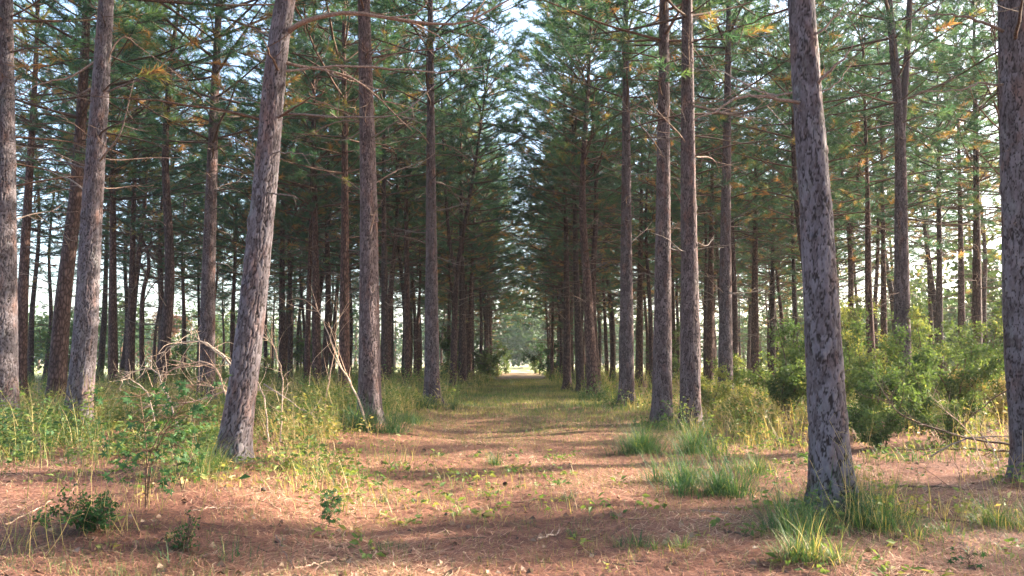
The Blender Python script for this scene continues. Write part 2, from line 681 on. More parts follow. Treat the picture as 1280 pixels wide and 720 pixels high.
def bark_pattern(u, v, nu, seed):
    """Cellular plates, periodic in u: distance to the crack (cross cracks shallower) and a random value per plate."""
    r = np.random.default_rng(seed)
    tab = r.random((nu, 4096, 3))
    iu, iv = np.floor(u).astype(int), np.floor(v).astype(int)
    f1 = np.full(u.shape, 9.0)
    f2 = np.full(u.shape, 9.0)
    x1 = np.zeros(u.shape); y1 = x1.copy(); x2 = x1.copy(); y2 = x1.copy()
    pr = np.zeros(u.shape)
    for a in (-1, 0, 1):
        for b in (-1, 0, 1):
            cu, cv = (iu + a), (iv + b)
            h = tab[cu % nu, (cv + 64) % 4096]
            px_ = cu + .08 + .84 * h[..., 0]
            py_ = cv + .05 + .9 * h[..., 1]
            d = np.hypot(px_ - u, py_ - v)
            n1 = d < f1
            n2 = (~n1) & (d < f2)
            f2 = np.where(n1, f1, np.where(n2, d, f2))
            x2 = np.where(n1, x1, np.where(n2, px_, x2)); y2 = np.where(n1, y1, np.where(n2, py_, y2))
            f1 = np.where(n1, d, f1)
            x1 = np.where(n1, px_, x1); y1 = np.where(n1, py_, y1)
            pr = np.where(n1, h[..., 2], pr)
    hor = np.abs(y2 - y1) / (np.abs(x2 - x1) + np.abs(y2 - y1) + 1e-6)
    edge = (f2 ** 2 - f1 ** 2) / (2 * np.hypot(x2 - x1, y2 - y1) + 1e-6)
    return edge * (1 + 1.2 * hor ** 2), pr


def axis_of(wp, H):
    """Smooth trunk axis (z -> x, y) through relative way points; straight above the last one, bending upright."""
    wp = np.asarray(wp, float)
    zt = wp[-1][2]
    if zt < H:
        s = (wp[-1] - wp[-2]) / (wp[-1][2] - wp[-2][2])
        wp = np.vstack([wp, wp[-1] + s * .8 * (H - zt) * np.array([1, 1, 0]) + np.array([0, 0, H - zt])])
    z = wp[:, 2]

    def at(q):
        q = np.asarray(q, float)
        # monotone hermite
        m = np.gradient(wp[:, :2], z, axis=0)
        i = np.clip(np.searchsorted(z, q, side="right") - 1, 0, len(z) - 2)
        h = z[i + 1] - z[i]
        t = np.clip((q - z[i]) / h, -.2, 1.0)[..., None]
        h = h[..., None]
        p0, p1, m0, m1 = wp[i, :2], wp[i + 1, :2], m[i] * h, m[i + 1] * h
        return (2 * t ** 3 - 3 * t ** 2 + 1) * p0 + (t ** 3 - 2 * t ** 2 + t) * m0 + (-2 * t ** 3 + 3 * t ** 2) * p1 + (t ** 3 - t ** 2) * m1
    return at


def radius(z, rb, H, flare=.6):
    z = np.asarray(z, float)
    return rb * (np.clip(1 - z / H, .02, 1.1) / (1 - 1.5 / H)) ** 1.15 + rb * flare * np.exp(-np.maximum(z, -.1) / .28)


def trunk_mesh(name, wp, rb, H, near=False, zdet=7.0, seed=0, seg=14, cell=.072, dark=False, forks=()):
    at = axis_of(wp, H)
    r = np.random.default_rng(seed)
    if near:
        seg = 110
        zs = np.concatenate([np.arange(-.15, zdet, .022), np.arange(zdet, H, .25), [H]])
    else:
        zs = np.concatenate([np.arange(-.15, 1.2, .15), np.arange(1.2, H, .4), [H]])
    xy = at(np.maximum(zs, 0))
    th = np.arange(seg) / seg * 2 * PI
    Z, T = np.meshgrid(zs, th, indexing="ij")
    rad = radius(Z, rb, H)
    lob = 1 + .035 * np.sin(2 * T + r.uniform(0, 6)) + .03 * np.sin(3 * T + Z * .4 + r.uniform(0, 6)) + .02 * np.sin(5 * T - 1.1 * Z)
    lob += np.exp(-np.maximum(Z, 0) / .25) * (.13 * np.sin(4 * T + r.uniform(0, 6)) + .09 * np.sin(7 * T + r.uniform(0, 6)))
    rad = rad * lob
    tint, pr = .5, .5
    if near:
        nu = max(9, int(2 * PI * rb / cell))
        CX, CY = rb * np.cos(T), rb * np.sin(T)
        wu = .55 * noise3(CX, CY, Z * .5, 5, seed + 1) + .28 * noise3(CX, CY, Z * .6, 14, seed + 2) + .08 * noise3(CX, CY, Z, 34, seed + 3)
        wv = .40 * noise3(CX, CY, Z, 6, seed + 4) + .20 * noise3(CX, CY, Z, 22, seed + 6)
        u = T / (2 * PI) * nu + .75 * wu
        v = (Z + .3) / (2.4 * cell) + wv + 2
        e, pr = bark_pattern(u % nu, v, nu, seed + 5)
        e2, _ = bark_pattern((u * 2.0) % (2 * nu), v * 1.7 + 9, 2 * nu, seed + 9)
        wid = .18 + .06 * noise3(CX, CY, Z * .5, 4, seed + 8)
        tint = sstep(.0, 1, e / np.maximum(wid, .06))
        tint = tint * (.8 + .2 * sstep(0, .08, e2))
        fade = np.clip((zdet + .5 - Z) / 2, 0, 1)
        fine = noise3(CX, CY, Z * .7, 60, seed + 11)
        rad = rad - (1 - tint) * .015 * (rb / .2) * fade + (pr - .5) * .006 + .0016 * fine
        # knots of old whorls
        for _ in range(9):
            kz, kt = r.uniform(.6, zdet), r.uniform(0, 2 * PI)
            dt = np.angle(np.exp(1j * (T - kt))) * rb
            q = np.exp(-((Z - kz) / .06) ** 2 - (dt / .05) ** 2)
            rad += .022 * q
            tint = tint * (1 - .8 * np.exp(-((Z - kz - .01) / .035) ** 2 - (dt / .03) ** 2))
        tint, pr = tint.ravel(), pr.ravel()
    v = np.stack([xy[:, 0][:, None] + rad * np.cos(T), xy[:, 1][:, None] + rad * np.sin(T), Z], -1).reshape(-1, 3)
    n = len(zs)
    i = np.arange(n - 1)[:, None] * seg
    j = np.arange(seg)[None, :]
    j2 = (j + 1) % seg
    f = np.stack([i + j, i + j2, i + seg + j2, i + seg + j], -1).reshape(-1, 4)
    g = [dict(v=v, f=f, t=tint, b=pr)]
    for fk in forks:      # second leaders of forked trees
        fk = np.asarray(fk, float)
        p = curve(fk, 26)
        rr = radius(p[:, 2], rb, H, 0) * .8
        g.append(tube(p, rr, seg, 0, .5))
    return mesh(name, g, [(M_BARKM if dark else M_BARKN) if near else M_BARK]), at


def dead_branch_mesh(seed, live=False):
    r = np.random.default_rng(seed + 40)
    n = 9
    s = np.linspace(0, 1, n)
    up = r.uniform(-.25, .35)
    pts = np.stack([s, .16 * r.normal() * s ** 2 + .03 * np.sin(6 * s + r.uniform(0, 6)) * s, up * s + .2 * r.normal() * s ** 2 + .03 * np.sin(7 * s + r.uniform(0, 6))], 1)
    pts[:, 0] -= .02
    g = [tube(pts, .0125 * (1 - .78 * s), 6, 0)]
    for q in range(r.integers(2, 6)):
        u = r.uniform(.25, .95)
        i = min(int(u * (n - 1)), n - 2)
        b = pts[i]
        d = norm(np.array([r.uniform(.2, 1), r.choice([-1, 1]) * r.uniform(.3, .9), r.uniform(-.5, .5)]))
        l = r.uniform(.12, .4)
        k = b + d * l * .5 + r.normal(0, .03, 3)
        e = k + norm(d + r.normal(0, .35, 3)) * l * .5
        g.append(tube(curve([b, k, e], 5), np.linspace(.006, .002, 5), 4, 0))
    return mesh("dead_branch", g, [M_LIMB])


DEAD = [dead_branch_mesh(i) for i in range(12)]
CROWN = [crown_mesh("crown", L=l, spread=s_, bare=b, seed=i, brown=br, dens=dn) for i, (l, s_, b, br, dn) in enumerate([
    (13.2, 3.7, 3.4, .10, .95), (12.6, 4.1, 3.0, .16, .85), (13.8, 3.4, 4.0, .08, .95), (13.0, 3.9, 3.2, .2, .8), (13.4, 3.8, 3.6, .12, .9), (13.6, 3.3, 4.2, .06, 1.0)])]
THIN = [crown_mesh("crown", L=l, spread=s_, bare=b, seed=i, brown=br, dens=dn, gap=.40) for i, (l, s_, b, br, dn) in enumerate([
    (13.0, 3.5, 3.4, .14, .8), (12.8, 3.8, 3.0, .18, .75), (13.6, 3.3, 4.0, .10, .8), (13.2, 3.6, 3.4, .2, .7)], 20)]
GROUP = "pines of the plantation"


def put_dead(root, at, rb, H, z, az, ln, k=None, droop=0.0):
    xy = at(np.array([z]))[0]
    o = obj("dead_branch", DEAD[random.randrange(len(DEAD)) if k is None else k], root,
            (xy[0] + .7 * rb * math.cos(az), xy[1] + .7 * rb * math.sin(az), z), (random.uniform(-.4, .4), droop + random.uniform(-.2, .2), az), ln)
    return o


def limb(root, pts, r0, twigs=4, seed=0, name="dead_branch", m=None, r1=None):
    """One named branch of its own, through world way points (made relative to the tree)."""
    r = np.random.default_rng(seed)
    p = curve(np.asarray(pts) - np.asarray(root.location), 16)
    p += r.normal(0, .008, p.shape)
    s = np.linspace(0, 1, 16)
    g = [tube(p, r0 * (1 - .72 * s) if r1 is None else np.linspace(r0, r1, 16), 8, 0)]
    L = np.linalg.norm(p[-1] - p[0])
    for q in range(twigs):
        i = r.integers(4, 15)
        d = norm(norm(p[i] - p[i - 1]) * .7 + r.normal(0, .6, 3))
        l = r.uniform(.12, .4) * L
        k = p[i] + d * l * .5
        e = k + norm(d + r.normal(0, .4, 3)) * l * .5
        g.append(tube(curve([p[i], k, e], 6), np.linspace(r0 * .3, r0 * .08, 6), 5, 0))
    return obj(name, mesh(name, g, [m or M_LIMB]), root)


def hero_pine(label, d, pix, dia, H=22.0, cb=8.3, crown=0, near=False, zdet=None, n_dead=9, seed=0, fork=None, cell=.072, dz=(2.6, 8.5), cs=1.0):
    """pix: trunk centre in the photo from base to top, dia: trunk width in pixels at eye height."""
    b = ground_at(pix[0][0], d)
    rel = [np.zeros(3)]
    for (px, py) in pix[1:]:
        q = P(px, py, d) - b
        rel.append(q)
    rb = dia * d / F / 2
    root = empty("pine_tree", b, label, "pine tree", GROUP)
    if zdet is None:
        zdet = (452 + 30) / F * d + 1.6
    forks = []
    if fork:
        forks = [[P(px, py, d) - b for (px, py) in fork]]
        last = forks[0][-1]
        pv = forks[0][-2]
        st = (last - pv) / (last[2] - pv[2])
        forks[0].append(last + st * max(.5, (H * .9 - last[2])) * np.array([.6, .6, 1]))
    me, at = trunk_mesh("trunk", rel, rb, H, near, zdet, seed, 20, dark=d > 15.5, forks=forks, cell=cell)
    obj("trunk", me, root)
    xy, xy2 = at(np.array([cb]))[0], at(np.array([H]))[0]
    dv = Vector((*(xy2 - xy), H - cb))
    q = Vector((0, 0, 1)).rotation_difference(dv)
    c = obj("crown", CROWN[crown % len(CROWN)], root, (*xy, cb), None, cs * (H - cb) / 13.3)
    c.scale = (c.scale[0] * 1.22, c.scale[1] * 1.22, c.scale[2])
    c.rotation_mode = "QUATERNION"
    c.rotation_quaternion = q @ Quaternion((0, 0, 1), random.uniform(0, 6.28))
    for i in range(int(n_dead * 1.6)):
        z = random.uniform(*dz)
        put_dead(root, at, float(radius(z, rb, H, 0)), H, z, random.uniform(0, 2 * PI), random.uniform(.5, 2.0) if z > 3.5 else random.uniform(.15, .5))
    root["_at"] = 0
    del root["_at"]
    HERO.append((b[0], b[1], pix[0][0]))
    return root, at, rb


HERO = []
# ---- left of the trail
hero_pine("grey pine cut by the photo's left edge, straight, beside a sparse weedy bank", 15.2, [(4, 527), (5, 300), (6, 0)], 33, near=True, seed=1, cell=.055, crown=0, n_dead=7, dz=(4, 8))
T2, a2, _ = hero_pine("grey leaning pine second from the photo's left edge, sunlit strip along its upper edge", 14.0, [(97, 541), (105, 440), (117, 240), (133, 0)], 28, near=True, seed=2, cell=.052, crown=1, n_dead=7, dz=(3.4, 8))
T3, a3, _ = hero_pine("strongly leaning grey pine with long bare limbs reaching over the trail's left edge", 9.85, [(291, 581), (309, 440), (331, 240), (352, 30), (357, 0)], 33, near=True, seed=3, cell=.052, crown=2, n_dead=3, dz=(4.5, 7), cb=8.6)
hero_pine("brown pine behind the arching dead brush, with bare branches in a wide V", 23.5, [(258, 488), (262, 300), (272, 40), (274, 0)], 19, near=True, seed=4, crown=3, n_dead=8, H=22.5)
T5, a5, _ = hero_pine("thick straight pine left of the trail with green grass round its foot", 16.2, [(463, 531), (461, 300), (455, 0)], 27, near=True, seed=5, cell=.055, crown=4, n_dead=9, dz=(4, 9), cb=9.6, H=22.5)
hero_pine("dark straight pine at the left trail edge, next beyond the thick grass-footed one", 24.5, [(540, 507), (539, 250), (538, 60)], 18, near=True, seed=6, crown=5, n_dead=10, dz=(3, 9.5), cb=9.3)
hero_pine("slim dark pine just behind and left of the thick grass-footed pine", 28, [(430, 495), (431, 200), (430, 60)], 14, seed=7, crown=0, n_dead=8)
hero_pine("slim dark pine between the strongly leaning pine and the thick grass-footed pine", 34, [(396, 480), (393, 200), (392, 60)], 11, seed=8, crown=1, n_dead=8)
hero_pine("dark slanting pine close behind the pine at the left edge of the photo", 28, [(24, 478), (32, 300), (43, 110), (48, 0)], 14, seed=9, crown=2, n_dead=8)
hero_pine("stout dark pine slanting up to the right, behind the sunlit-strip leaning pine", 21, [(70, 500), (77, 400), (95, 240), (106, 60), (109, 0)], 20, seed=10, crown=3, n_dead=9)
hero_pine("dark upright pine with ivy-like stubs, just right of the sunlit-strip leaning pine", 34, [(141, 480), (141, 300), (142, 100)], 11, seed=11, crown=4, n_dead=7)
hero_pine("dark slim pine left of the small crooked snag", 37, [(162, 475), (166, 300), (171, 130)], 9.5, seed=12, crown=5, n_dead=7)
hero_pine("reddish pine on the left trail edge, third past the thick grass-footed one", 44, [(578, 485), (577, 300), (576, 140)], 10, seed=13, crown=1, n_dead=7)
hero_pine("slim pine forking into a narrow V, left edge of the trail", 39, [(566, 488), (573, 330), (590, 230)], 8.5, seed=14, crown=0, n_dead=5, fork=[(570, 345), (562, 300), (556, 220)])
hero_pine("dark slim pine between the grass-footed pine and the next one on the trail edge", 38, [(510, 485), (508, 300), (507, 160)], 9, seed=15, crown=2, n_dead=6)
hero_pine("dark slim pine close beside the thick grass-footed pine, on its trail side", 33, [(481, 488), (480, 300), (480, 140)], 9, seed=16, crown=4, n_dead=6)
hero_pine("lone dark pine seen through the dead brush, left of the slanted fallen pole", 41, [(352, 480), (353, 300), (356, 140)], 9, seed=17, crown=3, n_dead=6)
# ---- right of the trail
R1, a1, _ = hero_pine("closest pine, thick grey plated trunk with grass round its flared foot", 7.75, [(1036, 641), (1030, 450), (1022, 300), (1010, 120), (1002, 0)], 44, near=True, seed=21, crown=1, H=20, cb=8.0, n_dead=0)
hero_pine("grey pine with grass at its foot, nearer the closest pine of a close pair", 17.2, [(862, 536), (862, 400), (860, 200), (859, 0)], 23.5, near=True, seed=22, crown=0, n_dead=9, dz=(4, 9), cb=9.5, H=22.5)
hero_pine("dark pine with a bright sunlit edge, nearer the trail of a close pair", 18.4, [(827, 523), (829, 300), (830, 0)], 23.5, near=True, seed=23, crown=3, n_dead=8, dz=(4, 9), cb=9.6, H=22.5)
hero_pine("dark straight pine standing on the right edge of the trail, bare foot on pine straw", 26.5, [(783, 501), (783, 250), (782, 0)], 17.5, near=True, seed=24, crown=5, n_dead=10, dz=(3.5, 10), cb=10, H=23)
hero_pine("leaning pine past the bare-footed one, bending upright with low bare limbs", 33, [(742, 484), (734, 360), (728, 250), (735, 110)], 13.5, seed=25, crown=2, n_dead=12, dz=(3, 9))
hero_pine("pine with a bright sunlit edge between the leaning pine and the far trail opening", 41, [(709, 480), (708, 330), (706, 200)], 9.5, seed=26, crown=4, n_dead=7)
hero_pine("dark pine with sunlit edge just right of the leaning one's foot", 39, [(726, 480), (721, 360), (717, 200)], 10, seed=27, crown=0, n_dead=6)
hero_pine("dark stout pine in the second row, right behind the close pair", 26, [(907, 500), (907, 300), (911, 0)], 18, near=True, seed=28, crown=5, n_dead=10, dz=(3.5, 10), cb=9.6, H=22.5)
hero_pine("slim dark pine seen between the bare-footed pine and the close pair", 46, [(799, 478), (801, 300), (803, 180)], 9.5, seed=29, crown=1, n_dead=6)
hero_pine("slim dark pine between the second-row stout pine and the closest pine", 42, [(944, 480), (944, 300), (946, 100)], 10, seed=30, crown=3, n_dead=9)
hero_pine("slim reddish pine just behind the close pair, on its far side", 40, [(887, 480), (889, 300), (892, 120)], 10, seed=31, crown=2, n_dead=8)
hero_pine("forked dark pine rising from the shrubs, splitting into two long stems", 23.5, [(1127, 505), (1127, 300), (1124, 150), (1111, 0)], 20, near=True, seed=32, crown=0, n_dead=6, cb=9.5, fork=[(1125, 185), (1130, 120), (1137, 0)], H=22.5)
R13, a13, _ = hero_pine("grey plated pine cut by the photo's right edge beside a fallen top", 9.4, [(1290, 606), (1280, 450), (1273, 240), (1265, 0)], 41, near=True, seed=33, crown=4, n_dead=0, cb=8.6)
hero_pine("dark pine behind the shrubs, nearest to the plated pine at the right edge", 31, [(1222, 495), (1221, 300), (1218, 60)], 12.5, seed=34, crown=5, n_dead=10, dz=(2.5, 9.5))
hero_pine("slim dark pine behind the shrubs with a low leafy bough, second from the right edge", 38, [(1203, 480), (1201, 300), (1197, 120)], 9, seed=35, crown=1, n_dead=8)
hero_pine("thin many-branched pine behind the shrubs, next past the forked dark pine", 37, [(1175, 480), (1174, 300), (1172, 120)], 9, seed=36, crown=3, n_dead=13, dz=(2.5, 9))
hero_pine("thin reddish sunlit pine behind the shrubs, this side of the forked dark pine", 40, [(1106, 480), (1104, 300), (1101, 150)], 8.5, seed=37, crown=0, n_dead=9)
hero_pine("thin pine forking into a slender Y, just right of the closest pine", 42, [(1062, 480), (1062, 300), (1050, 190), (1046, 130)], 8.5, seed=38, crown=2, n_dead=7, fork=[(1062, 300), (1070, 240), (1078, 150)])
hero_pine("thin dark pine left of the closest pine, rising out of the round green shrub", 48, [(966, 470), (966, 300), (967, 160)], 7.5, seed=39, crown=4, n_dead=7)

for tr, at__, rb__ in ((R1, a1, .17), (R13, a13, .19), (T3, a3, .17), (T2, a2, .2)):
    for z_ in (1.3, 2.1, 2.7, 3.3, 4.0):
        put_dead(tr, at__, float(radius(z_, rb__, 22, 0)), 22, z_ + random.uniform(-.25, .25), random.uniform(-PI, 0.3), random.uniform(.14, .3))

# the long bare limbs that show as such in the photo
limb(T3, [P(360, 40, 9.85), P(375, 30, 9.7), P(400, 21, 9.6), P(440, 16, 9.5), P(500, 25, 9.5), P(545, 30, 9.6), P(585, 27, 9.7), P(642, -4, 9.8)], .038, 6, 1)
limb(T3, [P(352, 90, 9.85), P(375, 87, 9.9), P(420, 83, 10), P(490, 86, 10.1), P(550, 90, 10.2), P(603, 84, 10.4)], .022, 6, 2)
limb(T3, [P(335, 152, 9.85), P(362, 142, 9.7), P(430, 147, 9.5), P(500, 143, 9.4), P(545, 105, 9.4)], .02, 7, 3)
limb(T3, [P(330, 190, 9.8), P(375, 192, 9.6), P(395, 195, 9.5)], .012, 1, 4)
limb(T3, [P(327, 240, 9.8), P(355, 243, 9.6), P(374, 247, 9.5)], .013, 1, 5)
limb(T3, [P(330, 208, 9.8), P(300, 178, 9.9), P(278, 172, 10)], .012, 2, 6)
limb(T3, [P(345, 50, 9.8), P(318, 35, 10), P(285, 8, 10.2)], .014, 3, 7)
limb(R1, [P(1012, 132, 7.75), P(975, 124, 7.6), P(930, 121, 7.5), P(900, 135, 7.4), P(868, 150, 7.3)], .022, 5, 8)
limb(R1, [P(1014, 112, 7.7), P(1035, 92, 7.5), P(1055, 72, 7.4), P(1066, 58, 7.35)], .020, 1, 9)
limb(R1, [P(1014, 118, 7.7), P(1045, 105, 7.7), P(1065, 78, 7.8)], .010, 2, 10)
limb(R1, [P(1012, 50, 7.7), P(1038, 28, 7.6), P(1062, -2, 7.5)], .016, 3, 11)
limb(R1, [P(1016, 110, 7.8), P(960, 118, 8.2), P(905, 90, 8.6), P(868, 88, 9)], .014, 4, 12)
limb(R13, [P(1262, 42, 9.4), P(1220, 25, 9.2), P(1180, 18, 9.1), P(1130, 24, 9)], .022, 3, 13)
limb(R13, [P(1268, 108, 9.4), P(1230, 104, 9.3), P(1200, 112, 9.2), P(1148, 116, 9)], .018, 4, 14)
limb(R13, [P(1266, 5, 9.4), P(1230, -8, 9.3), P(1190, -12, 9.2)], .016, 4, 15)
limb(T2, [P(124, 72, 14), P(90, 95, 13.8), P(50, 105, 13.6), P(18, 124, 13.5)], .026, 4, 16)
limb(T2, [P(126, 110, 14), P(150, 48, 14), P(190, 70, 14.2), P(262, 120, 14.6)], .017, 5, 17)
limb(T5, [P(458, 160, 16.2), P(430, 175, 16), P(395, 170, 15.8)], .018, 3, 18)
limb(T5, [P(460, 88, 16.2), P(490, 68, 16), P(545, 62, 16)], .02, 4, 19)

MOUNDS += [(hx, hy) for hx, hy, _ in HERO if hy < 20]

# ---- the rest of the stand, copies of a few grown models
GEN = []
for i in range(6):
    r = np.random.default_rng(60 + i)
    wp = [(0, 0, 0), (r.normal(0, .07), r.normal(0, .07), 4), (r.normal(0, .2), r.normal(0, .2), 9), (r.normal(0, .4), r.normal(0, .4), 21)]
    me, at = trunk_mesh("trunk", wp, .155 + .016 * (i % 4), 21.5, seed=80 + i, seg=12)
    GEN.append((me, at, 7.0 + .6 * (i % 4)))

FRUST = lambda x, y: abs(x) < .70 * y + 1.5


def gen_pine(x, y, label, sc=None, wide=None, low=0.0):
    k = random.randrange(len(GEN))
    me, at, cb = GEN[k]
    cb -= low
    sc = sc or random.uniform(.8, 1.12)
    root = empty("pine_tree", (x, y, float(gz(x, y)) - .02), label, "pine tree", GROUP, random.uniform(0, 6.28), sc)
    root.rotation_euler[0] = random.gauss(0, .016)
    root.rotation_euler[1] = random.gauss(0, .016)
    obj("trunk", me, root)
    xy, xy2 = at(np.array([cb]))[0], at(np.array([21.5]))[0]
    cs_ = THIN if (y > 38 or abs(x) > 11) else CROWN
    c = obj("crown", cs_[random.randrange(len(cs_))], root, (*xy, cb), None, None)
    k = (21.5 - cb) / 13.3
    w = k * (wide or random.uniform(.95, 1.35))
    c.scale = (w, w, k)
    c.rotation_mode = "QUATERNION"
    c.rotation_quaternion = Vector((0, 0, 1)).rotation_difference(Vector((*(xy2 - xy), 21.5 - cb))) @ Quaternion((0, 0, 1), random.uniform(0, 6.28))
    if y < 46 and FRUST(x, y):
        for _ in range(10):
            z = random.uniform(2.5, 9)
            put_dead(root, at, .15, 21.5, z, random.uniform(0, 6.28), random.uniform(.4, 1.8))
    return root


def zone_label(x, y):
    side = "left" if x < 0 else "right"
    depth = "halfway down" if y < 52 else ("far down" if y < 78 else "ending")
    row = abs(x)
    if row < 6:
        return f"slim dark pine lining the {side} edge of the trail, {depth} the row" if y < 78 else f"slim dark pine lining the {side} trail edge at the bright far end"
    if row < 15:
        return f"slim pine some rows in from the {side} trail edge, {depth} the stand"
    return f"thin pine deep in the {side} side of the stand, {depth} it"


rows_l = [-3.6, -6.8, -10.2, -13.6, -17, -20.5, -24, -27.5, -31]
rows_r = [4.1, 7.3, 10.6, 14, 17.5, 21, 25, 29]
n_gen = 0
for rx in rows_l + rows_r:
    edge = abs(rx) < 5
    y = 27.0 + random.uniform(0, 3)
    while y < (101 if abs(rx) < 12 else 88):
        x = rx + random.gauss(0, .28)
        yy = y + random.gauss(0, .5)
        y += 3.9 if edge else (4.4 if abs(rx) < 16 else 5.2)
        if random.random() < (.05 if edge else .16):
            continue
        if not FRUST(x, yy):
            continue
        px = 648 + x / yy * F
        if any(math.hypot(x - hx, yy - hy) < 2.0 for hx, hy, _ in HERO):
            continue
        if yy < 36 and any(abs(px - hp) < 14 for _, hy, hp in HERO if abs(hy - yy) < 9):
            continue
        gen_pine(x, yy, zone_label(x, yy), None, random.choice([1.05, 1.3, 1.5, 1.7]) if edge else None, random.uniform(0, .8) if yy > 40 else 0)
        n_gen += 1
for (x, y, sc_, lab) in [(2.9, 66, .8, "low-crowned pine crowding over the right side of the far trail"), (3.1, 81, .85, "pine with drooping boughs over the far trail's right side")]:
    gen_pine(x, y, lab, sc_, 1.3, 1.2)
# unseen pines added sunward, sized and spaced to carve sun bands and shade
for (s_, p_, sc_, *lo) in [(24, 10.7, 1.12, -4.0), (20, 10.5, 1.15, -4.0), (29, 10.6, 1.25, -4.0), (20, 6.7, .62), (24, 6.9, .62), (28, 6.6, .66), (17, 6.9, .55), (22, 1.6, .8), (16, -1.5, .9), (27, 0, 1), (12, .4, .7), (33, 2.2, .9), (10, -5, 1), (21, 13.2, .66), (26, 13.6, .7),
                      (23, 18.6, .7), (29, 20, .95), (36, 17, 1.05), (36, 5.6, .8)]:
    x, y = s_ * .951 - p_ * .309, s_ * .309 + p_ * .951
    gen_pine(x, y, "pine just outside the photo, added so its crown shapes sun and shade on the near trail", sc_, .72 if 5.5 < p_ < 14.5 else None, lo[0] if lo else 0)
for (x, y) in [(5.4, -1.6), (6.4, -6), (-8, 3), (-7.2, -3), (-13, 8), (4.6, -10), (-3.9, -9)]:  # more unseen pines added behind and beside the camera to cut skylight
    gen_pine(x, y, "pine just outside the photo, added so its crown shapes sun and shade on the near trail")
print("PINES", len(HERO), n_gen)

# ------------------------------------------------------------------ ground, trail, field
def axis_lines(lo, hi, near_lo, near_hi, step, g=1.16):
    c = list(np.arange(near_lo, near_hi + 1e-6, step))
    s = step
    while c[-1] < hi:
        s *= g
        c.append(c[-1] + s)
    s = step
    while c[0] > lo:
        s *= g
        c.insert(0, c[0] - s)
    return np.array(c)


def sheet(xs, ys, dz=0.0, keep=None):
    X, Y = np.meshgrid(xs, ys, indexing="ij")
    v = np.stack([X, Y, gz(X, Y) + dz], -1).reshape(-1, 3)
    nx, ny = len(xs), len(ys)
    i, j = np.meshgrid(np.arange(nx - 1), np.arange(ny - 1), indexing="ij")
    a = i * ny + j
    f = np.stack([a, a + ny, a + ny + 1, a + 1], -1).reshape(-1, 4)
    if keep is not None:
        cx = (xs[:-1] + xs[1:])[:, None] / 2 + 0 * ys[None, :-1]
        cy = (ys[:-1] + ys[1:])[None, :] / 2 + 0 * xs[:-1, None]
        f = f[keep(cx, cy).ravel()]
    return dict(v=v, f=f)


xs = axis_lines(-380, 380, -14, 14, .28)
ys = axis_lines(-60, 420, -2, 34, .28)
ground = obj("ground", mesh("ground", [sheet(xs, ys)], [M_GROUND]))
tag(ground, kind="structure", label="forest floor carpeted with orange brown pine straw")
xt = np.linspace(-1, 1, 17)
yt = axis_lines(2, 104, 2, 34, .28, 1.05)
XT, YT = np.meshgrid(xt, yt, indexing="ij")
XW = .35 + XT * (2.0 + .22 * np.sin(YT * .9) + .15 * np.sin(YT * 2.3 + 1)) + .12 * np.sin(YT * .5)
tv = np.stack([XW, YT, gz(XW, YT) + .012], -1).reshape(-1, 3)
ny = len(yt)
ii, jj = np.meshgrid(np.arange(16), np.arange(ny - 1), indexing="ij")
aa = ii * ny + jj
trail = obj("path", mesh("path", [dict(v=tv, f=np.stack([aa, aa + ny, aa + ny + 1, aa + 1], -1).reshape(-1, 4))], [M_GROUND]))
tag(trail, kind="structure", label="straight trail of trodden pine straw and short grass between the pine rows")
fx = np.linspace(-260, 260, 53)
fy = np.linspace(106, 330, 29)
field = obj("field", mesh("field", [sheet(fx, fy, .03)], [M_FIELD]))
tag(field, kind="structure", label="bright open field beyond the far end of the trail")
fl = obj("field", mesh("field", [sheet(np.linspace(-260, -37, 24), np.linspace(36, 106, 10), .03)], [M_FIELD]))
tag(fl, kind="structure", label="bright clearing beyond the left side of the stand")

# ------------------------------------------------------------------ litter and ground cover
# straw: loose needles near the camera
n = 150000
d = 4.2 + 22 * rng.random(n) ** 1.7
x = rng.uniform(-1, 1, n) * (.72 * d + .8)
sl = rng.normal(0, .9, n) + .2
az = np.where(rng.random(n) < .5, sl, rng.uniform(0, PI, n))
ln = rng.uniform(.09, .2, n)
h = np.stack([np.cos(az), np.sin(az)], 1) * ln[:, None] / 2
w = (.0016 + .00022 * d)[:, None] * np.stack([-np.sin(az), np.cos(az)], 1)
c = np.stack([x, d], 1)
lift = rng.uniform(.012, .035, n)
tl = rng.normal(0, .012, n)
bend = rng.normal(0, .012, n)[:, None] * np.stack([-np.sin(az), np.cos(az)], 1)


def g3(p, z):
    return np.column_stack([p, gz(p[:, 0], p[:, 1]) + z])


p0, p1, p2 = c - h, c + bend, c + h
z0, z1, z2 = lift - np.abs(tl) * .6, lift + .006, lift + tl
v = np.stack([g3(p0 - w, z0), g3(p0 + w, z0), g3(p1 + w, z1), g3(p1 - w, z1), g3(p2 + w * .5, z2), g3(p2 - w * .5, z2)], 1).reshape(-1, 3)
k = np.arange(n)[:, None] * 6
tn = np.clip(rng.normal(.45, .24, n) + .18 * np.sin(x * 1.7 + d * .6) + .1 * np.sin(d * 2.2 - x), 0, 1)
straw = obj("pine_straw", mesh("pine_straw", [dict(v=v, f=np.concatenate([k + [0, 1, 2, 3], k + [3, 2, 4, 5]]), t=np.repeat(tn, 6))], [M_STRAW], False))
tag(straw, kind="stuff", label="loose orange and tan pine needles covering the near ground")


def fbm(x, y, s):
    r = np.random.default_rng(s)
    t = 0
    for o in range(5):
        a, f_, ph = r.uniform(0, 2 * PI), .35 * 1.8 ** o, r.uniform(0, 6, 2)
        t = t + (np.sin(f_ * (x * math.cos(a) + y * math.sin(a)) * 2 + ph[0]) * np.sin(f_ * (y * math.cos(a) - x * math.sin(a)) * 2 + ph[1])) / 1.35 ** o
    return t / 2.2


